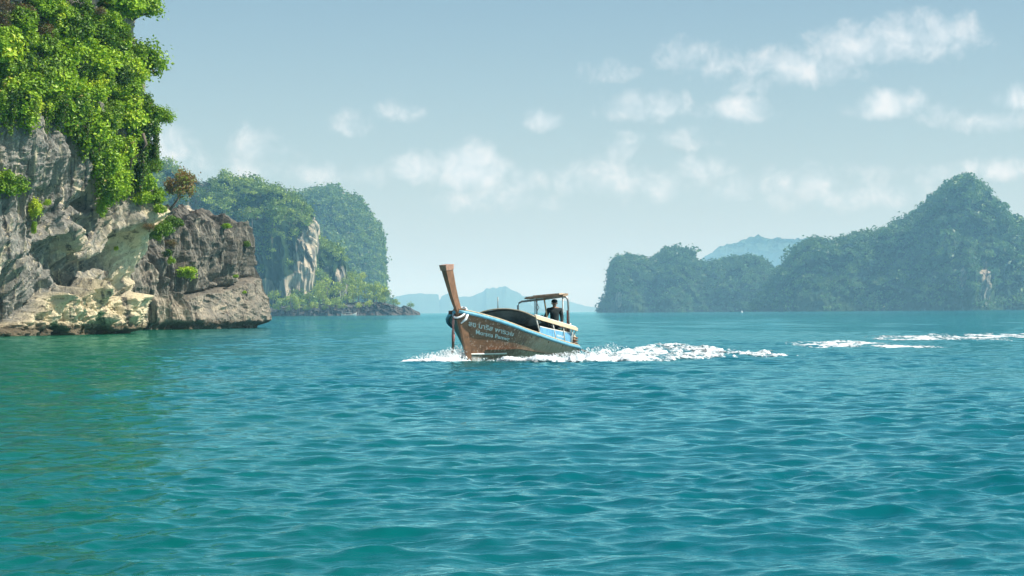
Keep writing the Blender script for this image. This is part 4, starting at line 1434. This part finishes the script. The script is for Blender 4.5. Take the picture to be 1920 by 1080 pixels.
def letter_on(body, px0, px1, t0, t1, name='lettering'):
    """paint a line of text on the port topside between two stations, its foot at t0 and its head at t1"""
    me_ = text_mesh(body)
    n = len(me_.vertices)
    co = np.empty(n * 3)
    me_.vertices.foreach_get('co', co)
    co = co.reshape(-1, 3)
    x0, x1 = co[:, 0].min(), co[:, 0].max()
    fx = (co[:, 0] - x0) / (x1 - x0)
    fy = co[:, 1] / 0.95
    ug = np.linspace(0.005, 0.6, 400)
    pxs = proj(hull_pt(ug, np.full(400, (t0 + t1) / 2), 1) + BOW)[:, 0]
    order = np.argsort(pxs)
    tgt = px0 + (px1 - px0) * fx
    uu2 = np.interp(tgt, pxs[order], ug[order])
    P = hull_pt(uu2, t0 + (t1 - t0) * fy, 1)
    du = hull_pt(uu2 + 0.004, t0 + (t1 - t0) * fy, 1) - P
    dt = hull_pt(uu2, t0 + (t1 - t0) * fy + 0.01, 1) - P
    nr = np.cross(du, dt)
    nr /= np.linalg.norm(nr, axis=1)[:, None]
    nr *= np.sign((nr @ PORT))[:, None]
    P = P + nr * 0.008
    me_.vertices.foreach_set('co', P.astype(np.float32).ravel())
    me_.update()
    me_.materials.clear()
    return link(name, me_, M_LETTER, hull, kind='stuff')


letter_on('สย มาริส พารวย', 878, 963, 0.775, 0.885)
letter_on('Morsna Panwr', 892, 956, 0.665, 0.765)
me_ = text_mesh('เอกนที')
n = len(me_.vertices)
co = np.empty(n * 3)
me_.vertices.foreach_get('co', co)
co = co.reshape(-1, 3)
fx = (co[:, 0] - co[:, 0].min()) / np.ptp(co[:, 0])
fy = co[:, 1] / 0.95
P = np.array([panel_pt(5.05 + 0.95 * x, 0.30 + 0.36 * y, 0.02) for x, y in zip(fx, fy)])
me_.vertices.foreach_set('co', P.astype(np.float32).ravel())
me_.update()
me_.materials.clear()
link('lettering', me_, M_WHITE, pan, kind='stuff')

# stern frame with a plank roof
mbf = MB()
hp = [B(7.0, -0.86, 0.50), B(7.0, -0.86, 1.72), B(7.02, -0.83, 1.81), B(7.04, -0.74, 1.86), B(7.1, 0.0, 1.93), B(7.15, 0.72, 2.02), B(7.2, 0.84, 1.98), B(7.2, 0.88, 1.86), B(7.2, 0.92, 0.45)]
frame = mbf.tube(hp, 0.034, 8).build('roof_frame', M_STEEL, boat, True)
for (q0, q1, r) in [((7.1, -0.28, 1.90), (7.1, -0.28, 0.6), 0.02), ((8.2, -0.6, 1.98), (8.2, -0.6, 0.4), 0.026), ((8.2, 0.35, 2.06), (8.2, 0.35, 0.35), 0.026)]:
    MB().tube([B(*q0), B(*q1)], r, 6).build('frame_post', M_STEEL, frame, True)
MB().tube([B(7.0, 0.08, 2.0), B(6.5, 0.42, 0.95)], 0.028, 6).build('bamboo_pole', M_BAMBOO, frame, True)
for k in range(6):
    a = 6.75 + 0.29 * k
    x0, x1 = -0.40 - 0.09 * k - 0.06 * (k % 3), 0.90 - 0.10 * k + 0.05 * ((k * 7) % 3)
    c = B(a, (x0 + x1) / 2, 2.0 + 0.012 * k)
    d = PORT * 1.0 + np.array([0, 0, 0.075])
    d /= np.linalg.norm(d)
    n_ = np.cross(AFT, d)
    rot = np.stack([AFT, d, n_], 1)
    MB().box(c, (0.27, x1 - x0, 0.045), rot).build('roof_plank', M_ROOF, frame, bevel=0.006)
MB().box(B(7.3, 0.15, 2.075), (0.6, 0.95, 0.05), np.stack([AFT, d, n_], 1)).build('roof_board', plain('roof_top', (0.42, 0.33, 0.24), 0.8, var=0.3), frame, bevel=0.006)
MB().tube([B(7.05, -0.22, 1.88), B(7.0, -0.15, 1.74), B(7.0, -0.10, 1.66), B(7.0, -0.16, 1.55)], 0.012, 5).build('hanging_cord', M_PINK, frame, True)
MB().tube([B(6.7, -0.5, 1.33), B(6.9, -0.2, 1.30), B(7.0, 0.05, 1.38)], 0.022, 5).build('gear_bar', M_DKWOOD, frame, True)

# long-tail engine on its pivot, tiller and propeller shaft
eng = MB().box(B(8.55, 0.25, 0.72), (0.34, 0.62, 0.34), np.stack([PORT, AFT, (0, 0, 1)], 1)).build('engine_block', M_ENGINE, boat, bevel=0.03)
MB().tube([B(8.55, 0.30, 0.30), B(8.55, 0.30, 0.56)], 0.07, 8).build('engine_pivot', M_RUST, eng, True)
MB().tube([B(8.3, 0.12, 0.9), B(8.35, 0.10, 1.02), B(8.6, 0.1, 1.05)], 0.05, 8).build('exhaust', M_RUST, eng, True)
MB().ball(B(8.30, 0.42, 0.95), (0.16, 0.16, 0.12), 10, 7).build('air_filter', M_CREAM, eng, True)
MB().tube([B(8.8, 0.36, 0.93), B(8.8, 0.36, 1.10)], 0.09, 9).build('fuel_tank', M_PALE, eng, True)
MB().tube([B(8.8, 0.26, 0.62), B(9.6, 0.42, 0.22), B(11.0, 0.62, -0.06)], [0.036, 0.036, 0.026], 7).build('tail_shaft', M_DKWOOD, boat, True)
MB().tube([B(9.66, 0.44, 0.24), B(9.66, 0.44, -0.1)], 0.03, 6).build('tail_strut', M_DKWOOD, boat, True)
MB().tube([B(8.3, 0.22, 0.80), B(7.7, -0.06, 1.00), B(7.33, -0.22, 1.11)], 0.026, 6).build('tiller', M_STEEL, boat, True)
MB().tube([B(7.12, 1.0, 0.98), B(7.45, 1.12, 0.93), B(7.2, 1.05, 0.66)], 0.035, 6).build('end_bracket', M_PALE, boat, True)
# clutter at the stern: rope coils, folded cloth, can, red-capped stick
for (a, p, z, r_, m_, nm) in [(9.05, 0.36, 0.36, 0.15, M_CREAM, 'rope_coil'), (8.1, 0.78, 0.40, 0.12, M_WOOD, 'rope_coil')]:
    an = np.linspace(0, 6 * math.pi, 40)
    MB().tube([B(a + r_ * math.cos(x), p + r_ * math.sin(x), z + 0.014 * x) for x in an], 0.026, 5).build(nm, m_, None, True, label={'rope_coil': 'pale rope coil on the stern deck' if a > 9 else 'brown rope coil beside the boat engine'}[nm], cat='rope').location = BOW
cl_ = MB().ball(B(8.2, 0.72, 0.58), (0.10, 0.08, 0.14), 9, 7).build('folded_cloth', M_CREAM, None, True, label='crumpled cream cloth bundle at the stern post', cat='cloth')
cl_.location = BOW
can = empty('jerrycan', BOW, label='small yellowish jerrycan standing inside the blue side panel', cat='jerrycan')
MB().box(B(6.35, 0.82, 0.80), (0.16, 0.12, 0.26)).build('body', plain('yellow_plastic', (0.5, 0.45, 0.12), 0.5), can, bevel=0.02)
MB().tube([B(6.35, 0.82, 0.93), B(6.35, 0.82, 0.97)], 0.03, 8).build('lid', M_WHITE, can, True)
bag = MB().ball(B(6.0, 0.80, 0.78), (0.20, 0.15, 0.15), 10, 7).build('canvas_bag', plain('canvas', (0.25, 0.22, 0.14), 0.9), None, True, label='drab canvas bag on the side deck by the helmsman', cat='bag')
bag.location = BOW
MB().tube([B(7.9, 0.62, 0.6), B(7.9, 0.62, 1.55)], 0.035, 6).build('steering_pole', plain('red_pole', (0.24, 0.07, 0.05), 0.6), boat, True)

# ------------------------------------------------------------------ helmsman
def skin_mesh(name, nodes, edges, sub=2):
    me_ = bpy.data.meshes.new(name)
    me_.from_pydata([n_[0] for n_ in nodes], edges, [])
    o = bpy.data.objects.new(name, me_)
    COL.objects.link(o)
    md = o.modifiers.new('s', 'SKIN')
    md.use_smooth_shade = True
    for i, n_ in enumerate(nodes):
        rr_ = n_[1]
        sv = me_.skin_vertices[0].data[i]
        sv.radius = rr_ if isinstance(rr_, tuple) else (rr_, rr_)
        sv.use_root = i == 0
    sb_ = o.modifiers.new('sub', 'SUBSURF')
    sb_.levels = sb_.render_levels = sub
    bpy.context.view_layer.update()
    dg = bpy.context.evaluated_depsgraph_get()
    res = bpy.data.meshes.new_from_object(o.evaluated_get(dg))
    bpy.data.objects.remove(o)
    res.polygons.foreach_set('use_smooth', np.ones(len(res.polygons), bool))
    return res


# local frame of the person: x to the photo's right, y away from the camera, z up from the soles
PER = BOW + B(7.75, 0.20, 0.20)
person = empty('person', PER, label='helmsman in dark shirt and dark cap standing at the stern under the plank roof', cat='person')
nodes = [((0, 0, .93), .13), ((0, .01, 1.10), .125), ((0, 0, 1.28), .135), ((0, 0, 1.40), .10), ((0, -.005, 1.47), .055), ((0, -.02, 1.53), .075), ((0, -.02, 1.60), .092), ((0, -.015, 1.67), .075),
         ((-.19, 0, 1.38), .06), ((-.30, -.03, 1.14), .05), ((-.43, -.14, .97), .038), ((-.49, -.20, .93), .036),
         ((.19, 0, 1.38), .06), ((.25, .02, 1.12), .05), ((.24, -.10, .90), .038), ((.23, -.15, .82), .036),
         ((-.10, 0, .88), .10), ((-.12, -.02, .50), .07), ((-.12, .02, .10), .045), ((-.12, -.12, .04), .04),
         ((.10, 0, .88), .10), ((.13, -.01, .50), .07), ((.14, .03, .10), .045), ((.14, -.11, .04), .04)]
edges = [(0, 1), (1, 2), (2, 3), (3, 4), (4, 5), (5, 6), (6, 7), (3, 8), (8, 9), (9, 10), (10, 11), (3, 12), (12, 13), (13, 14), (14, 15), (0, 16), (16, 17), (17, 18), (18, 19), (0, 20), (20, 21), (21, 22), (22, 23)]
body = link('body', skin_mesh('body', nodes, edges), M_SKIN, person)
mbn = MB()
mbn.ball((0, -.115, 1.585), (.014, .022, .024), 8, 6)
mbn.ball((-.092, -.01, 1.59), (.015, .025, .035), 8, 6)
mbn.ball((.092, -.01, 1.59), (.015, .025, .035), 8, 6)
mbn.build('nose_and_ears', M_SKIN, body, True)
mbn = MB()
mbn.ball((-.034, -.102, 1.612), (.013, .01, .008), 8, 6)
mbn.ball((.034, -.102, 1.612), (.013, .01, .008), 8, 6)
mbn.ball((0, -.097, 1.545), (.026, .01, .007), 8, 6)
mbn.build('eyes_and_mouth', M_DKWOOD, body, True)
mbn = MB()
for (hx, hy, hz, sx_) in ((-.49, -.20, .93, -1), (.23, -.15, .82, 1)):
    for k in range(4):
        q = np.array([hx - 0.027 + 0.018 * k, hy - 0.02, hz - 0.01])
        mbn.tube([q, q + (0, -0.045, -0.015), q + (0, -0.05, -0.05), q + (0, -0.02, -0.065)], [.0095, .009, .008, .007], 6)
    q = np.array([hx - sx_ * 0.035, hy, hz])
    mbn.tube([q, q + (-sx_ * 0.02, -0.03, -0.02), q + (-sx_ * 0.005, -0.05, -0.045)], [.011, .010, .008], 6)
mbn.build('fingers', M_SKIN, body, True)
sn = [((0, 0, .90), .165), ((0, .01, 1.10), .160), ((0, 0, 1.26), .175), ((0, 0, 1.385), .13), ((0, -.005, 1.435), .075),
      ((-.20, 0, 1.375), .088), ((-.30, -.03, 1.15), .070), ((-.42, -.13, .985), .055), ((.20, 0, 1.375), .088), ((.255, .02, 1.13), .070), ((.245, -.08, .94), .055)]
link('shirt', skin_mesh('shirt', sn, [(0, 1), (1, 2), (2, 3), (3, 4), (3, 5), (5, 6), (6, 7), (3, 8), (8, 9), (9, 10)]), M_SHIRT, person)
tn = [((0, 0, .92), .165), ((-.105, 0, .84), .118), ((-.12, -.02, .50), .088), ((-.12, .02, .12), .07), ((.105, 0, .84), .118), ((.13, -.01, .50), .088), ((.14, .03, .12), .07)]
link('trousers', skin_mesh('trousers', tn, [(0, 1), (1, 2), (2, 3), (0, 4), (4, 5), (5, 6)]), M_TROUSER, person)
mc = MB()
for i in range(1):
    V, Fq = [], []
    for r_i, (rr_, z) in enumerate([(.103, 1.625), (.106, 1.655), (.098, 1.69), (.072, 1.722), (.03, 1.738)]):
        for j in range(14):
            an = 2 * math.pi * j / 14
            V.append((rr_ * math.cos(an), rr_ * 1.05 * math.sin(an) - .012, z))
    for r_i in range(4):
        for j in range(14):
            Fq.append((r_i * 14 + j, r_i * 14 + (j + 1) % 14, r_i * 14 + 14 + (j + 1) % 14, r_i * 14 + 14 + j))
    Fq.append(tuple(range(56, 70)))
    mc.add(V, Fq)
capo = mc.build('cap', M_CAP, person, True)
V = [(x * 0.098, -.085 - 0.085 * (1 - x * x) ** 0.5, 1.632 - 0.018 * (1 - x * x)) for x in np.linspace(-1, 1, 9)] + [(x * 0.1, -.045 - .06 * (1 - x * x) ** .5, 1.64) for x in np.linspace(1, -1, 9)]
V2 = [(x, y, z + 0.008) for x, y, z in V]
n9 = len(V)
MB().add(V + V2, [tuple(range(n9))[::-1], tuple(range(n9, 2 * n9))] + [(i, (i + 1) % n9, n9 + (i + 1) % n9, n9 + i) for i in range(n9)]).build('visor', M_CAP, capo)

# ------------------------------------------------------------------ wake foam and spray
def foam_mat(name, soft):
    b = material(name)
    n = b.noise(b.pos, 9, 5, 0.65)
    c = b.mix(b.ss(n, 0.3, 0.6), (0.50, 0.60, 0.63, 1), (0.78, 0.82, 0.83, 1))
    b.put(b.p.inputs['Base Color'], c)
    b.p.inputs['Roughness'].default_value = 0.8
    b.p.inputs['Specular IOR Level'].default_value = 0.15
    bump(b, n, 0.5, 0.04)
    if soft:
        mp = b.new('ShaderNodeMapping')
        b.l.new(b.pos, mp.inputs[0])
        mp.inputs['Scale'].default_value = (1.0, 0.45, 1.0)
        n2 = b.noise(mp.outputs[0], 5.5, 6, 0.7, 0.4)
        al = b.ss(b.m('ADD', b.attr('dens'), b.m('MULTIPLY_ADD', n2, 2.0, -1.0)), 0.18, 0.62)
        b.put(b.p.inputs['Alpha'], al)
    return b.mat


M_FOAM = foam_mat('white_foam', True)
M_DROP = foam_mat('white_drops', False)


def foam_field(name, x0, x1, y0, y1, nx, ny, hfun, label, base=-0.03, full=0.10):
    x = np.linspace(x0, x1, nx)
    y = np.linspace(y0, y1, ny)
    X, Y = np.meshgrid(x, y, indexing='ij')
    dx, dy, dz = sea_disp(X, Y, np.full_like(X, 0.25))
    h = hfun(X, Y)
    P = np.stack([X + dx, Y + dy, dz + base + h], -1)
    f = grid_faces(nx, ny)
    # keep only what rises clear of the water
    hm = h.reshape(-1)
    keep = (hm[f].max(1) > -base * 0.5)
    f = f[keep]
    used, inv = np.unique(f, return_inverse=True)
    me_ = make_mesh(name, P.reshape(-1, 3)[used], inv.reshape(-1, 4), True, {'dens': np.clip(hm[used] / full, 0, 1.6)})
    return link(name, me_, M_FOAM, label=label, cat='foam', kind='stuff')


def nz2(X, Y, fx, fy, o=4, k=0.0):
    return fbm(np.stack([X * fx + k, Y * fy, np.full_like(X, k)], -1), o)


def wake_h(X, Y):
    # front edge sweeps right from the bow, back edge opens with distance from the stern
    yf = np.interp(X, [-0.6, -0.1, 0.6, 2.2, 4.5, 7.0, 9.3], [64.8, 62.8, 62.0, 62.3, 64.6, 66.8, 69.0]) + 0.5 * nz2(X, Y * 0, 1.3, 0, 3, 3)
    yb = np.interp(X, [-0.6, 0.5, 1.5, 2.5, 3.2, 4.2, 5.2, 6.5, 8.0, 9.3], [65.8, 66.2, 68.5, 75.0, 77.5, 79.0, 90.0, 97.0, 88.0, 70.0]) + 1.5 * nz2(X, Y * 0, 1.1, 0, 3, 8)
    inb = sst(0, 0.5, Y - yf) * sst(0, 1.6, yb - Y)
    crest = np.interp(X, [-0.6, -0.2, 0.5, 1.5, 2.6, 3.3, 3.9, 5, 7, 9.3], [0.02, 0.05, 0.09, 0.12, 0.14, 0.14, 0.07, 0.04, 0.02, 0.01])
    mid = np.exp(-((Y - (yf + 0.9)) / 1.0) ** 2)
    mid2 = np.exp(-((Y - np.interp(X, [0, 2.6, 3.3, 9], [65, 74.5, 76.5, 80])) / 2.0) ** 2)
    rough = 0.75 + 0.50 * nz2(X, Y, 2.6, 1.1, 5) + 0.16 * nz2(X, Y, 8, 4, 3, 5)
    h = inb * (0.085 + crest * np.clip(mid + 0.85 * mid2 * (X > 1.8), 0, 1)) * np.clip(rough, 0, 2)
    patch = sst(-0.25, 0.25, nz2(X, Y, 1.1, 0.35, 4, 12) + np.interp(X, [-1, 3.5, 5.5, 9.5], [1.2, 1.1, 0.65, 0.3]))
    return h * patch


foam_field('wake_foam', -0.6, 9.5, 61.0, 99.0, 420, 330, wake_h, 'white churned wake trailing off behind the longtail boat', full=0.19)


def bow_h(X, Y):
    # wedge of broken water thrown out on the far side of the stem
    s_ = (X + 3.55) / 1.75
    yc = np.interp(X, [-3.6, -2.6, -1.8, -1.2], [63.9, 64.6, 65.6, 66.8])
    ridge_ = np.exp(-((Y - yc) / 0.75) ** 2)
    prof = np.interp(s_, [0, 0.12, 0.35, 0.6, 0.85, 1.0, 1.15], [0.0, 0.05, 0.13, 0.19, 0.28, 0.36, 0.16])
    rough = 0.68 + 0.5 * nz2(X, Y, 2.8, 1.6, 4, 2) + 0.14 * nz2(X, Y, 9, 5, 3, 6)
    return (0.03 + prof) * ridge_ * np.clip(rough, 0, 2) * (s_ > 0) * (s_ < 1.3)


foam_field('bow_foam', -3.6, -1.2, 62.0, 69.0, 170, 110, bow_h, 'white bow wave breaking beside the dark side of the prow')


def streak_field(name, pxs, label, seed):
    """thin foam streaks left on the water further back; centres given as photo pixels on the sea"""
    cs = []
    for (px, py, rx, ry) in pxs:
        hz = 585.3 - 0.0073 * (px - 960)
        d = F * CAM_H / (py - hz)
        d0, d1 = F * CAM_H / (py + ry - hz), F * CAM_H / (py - ry - hz)
        cs.append(((px - 960) / F * d, d, rx / F * d, (d1 - d0) / 2))
    x0 = min(c[0] - 1.3 * c[2] for c in cs)
    x1 = max(c[0] + 1.3 * c[2] for c in cs)
    y0 = min(c[1] - 1.3 * c[3] for c in cs)
    y1 = max(c[1] + 1.3 * c[3] for c in cs)

    def hf(X, Y):
        m_ = 0
        for (cx, cy_, rx, ry) in cs:
            m_ = np.maximum(m_, np.exp(-(((X - cx) / rx) ** 2 + ((Y - cy_) / ry) ** 2) ** 2))
        r_ = nz2(X, Y, 1.4, 0.45, 5, seed) + 0.25 * nz2(X, Y, 7, 3, 3, seed + 4)
        return m_ * np.clip(0.018 + 0.030 * r_, 0, 0.06)
    foam_field(name, x0, x1, y0, y1, 220, 100, hf, label, base=-0.010, full=0.062)


streak_field('foam_streak', [(1560, 646, 75, 5), (1520, 649, 30, 4), (1610, 643, 40, 4)], 'thin foam streak nearest behind the end of the white wake', 21)
streak_field('foam_streak', [(1700, 650, 40, 3), (1740, 650, 20, 3), (1665, 651, 14, 3)], 'short foam streak below the long far foam band', 25)
streak_field('foam_streak', [(1760, 634, 110, 5), (1850, 631, 70, 6), (1880, 636, 60, 5), (1690, 636, 50, 3), (1930, 630, 60, 6)], 'long broken foam band at the far end of the old wake', 29)

# drops thrown up along the foam
def drops(n, fn, seed, name, label):
    rs = np.random.default_rng(seed)
    tet = np.array([(1, 0, -.5), (-.5, .87, -.5), (-.5, -.87, -.5), (0, 0, 1.0), (0, 0, -1.1)])
    tf = np.array([(0, 1, 3), (1, 2, 3), (2, 0, 3), (1, 0, 4), (2, 1, 4), (0, 2, 4)])
    P, s_ = fn(rs, n)
    V = (tet[None] * s_[:, None, None] + P[:, None, :]).reshape(-1, 3)
    f = (tf[None] + 5 * np.arange(n)[:, None, None]).reshape(-1, 3)
    link(name, make_mesh(name, V, f, True), M_DROP, label=label, cat='spray', kind='stuff')


def bow_drops(rs, n):
    x = -3.4 + 2.0 * rs.beta(3.2, 1.3, n)
    yc = np.interp(x, [-3.6, -2.6, -1.8, -1.2], [63.9, 64.6, 65.6, 66.8])
    top = np.interp(x, [-3.5, -2.9, -2.2, -1.7, -1.3], [0.10, 0.26, 0.40, 0.62, 0.5])
    return np.stack([x, yc + rs.normal(0, 0.35, n), 0.04 + 0.85 * top * rs.beta(1.4, 2.6, n)], -1), rs.gamma(2.0, 0.004, n) + 0.004


def side_drops(rs, n):
    x = -0.3 + 4.3 * rs.beta(1.8, 1.5, n)
    yc = np.interp(x, [-0.3, 0.6, 2.2, 4.0], [64.6, 64.6, 67.5, 72.0])
    top = np.interp(x, [-0.3, 0.4, 1.5, 2.6, 3.3, 4.0], [0.06, 0.12, 0.20, 0.30, 0.46, 0.22])
    return np.stack([x, yc + rs.normal(0, 0.8, n), 0.05 + top * rs.beta(1.6, 2.0, n)], -1), rs.gamma(2.0, 0.004, n) + 0.004


def front_drops(rs, n):
    x = -2.0 + 2.2 * rs.random(n)
    return np.stack([x, 65.2 - 1.6 * rs.random(n), 0.02 + 0.10 * rs.random(n) ** 2], -1), rs.gamma(2.0, 0.005, n) + 0.004


drops(2600, bow_drops, 5, 'bow_spray', 'flying white drops over the bow wave beside the prow')
drops(1600, side_drops, 6, 'side_spray', 'flying white drops along the lit side of the boat hull')
drops(260, front_drops, 8, 'ripple_drops', 'glinting drops falling on the dark water before the stem')

# ------------------------------------------------------------------ far craft and float
def small_boat(px, py, d, L, label):
    p = at(px, py, d)
    r = empty('moored_boat', (p[0], p[1], 0), label=label, cat='boat')
    xs = np.linspace(-0.5, 0.5, 15)
    V = []
    for x in xs:
        sh = 0.055 + 0.16 * abs(x * 2) ** 2.6 * (1.0 if x > 0 else 0.6)
        b_ = 0.085 * (1 - abs(x * 2) ** 2.5) + 0.004
        V += [(x * L, -b_ * L, sh * L), (x * L * 0.92, 0, -0.02 * L), (x * L, b_ * L, sh * L)]
    Fq = []
    for i in range(14):
        Fq += [(3 * i, 3 * i + 1, 3 * i + 4, 3 * i + 3), (3 * i + 1, 3 * i + 2, 3 * i + 5, 3 * i + 4)]
    hl = MB().add(V, Fq).build('hull', M_PALE, r)
    hl.modifiers.new('t', 'SOLIDIFY').thickness = 0.15
    MB().box((-0.05 * L, 0, 0.19 * L), (0.42 * L, 0.15 * L, 0.015 * L)).build('roof', M_PALE, r)
    for x in (-0.24, 0.14):
        MB().box((x * L, 0, 0.12 * L), (0.02 * L, 0.12 * L, 0.15 * L)).build('post', M_CREAM, r)


small_boat(654, 588, 1390, 10.5, 'tiny pale boat moored under the dark rocky point')
p = at(1391, 583.5, 1500)
fb_ = empty('channel_buoy', (p[0], p[1], 0), label='tiny white float before the hazy islands on the horizon', cat='buoy')
MB().ball((0, 0, 0.35), (0.75, 0.75, 0.6), 12, 8).build('float_ball', M_WHITE, fb_, True)
MB().tube([(0, 0, 0.8), (0, 0, 1.6)], [0.4, 0.12], 10).build('top_cone', M_WHITE, fb_, True)

# ------------------------------------------------------------------ haze
hm = bpy.data.materials.new('haze_air')
hm.use_nodes = True
h = NB(hm.node_tree)
h.n.clear()
ho = h.new('ShaderNodeOutputMaterial')
pv = h.new('ShaderNodeVolumePrincipled')
pv.inputs['Color'].default_value = (0.38, 0.74, 0.98, 1)
pv.inputs['Absorption Color'].default_value = (1, 1, 1, 1)
pv.inputs['Density'].default_value = 1.4e-4
pv.inputs['Anisotropy'].default_value = 0.0
h.l.new(pv.outputs[0], ho.inputs['Volume'])
MB().box((0, 0, 118), (37200, 37200, 244)).build('haze', hm, label='pale blue haze over the whole sea', kind='stuff', cat='haze')
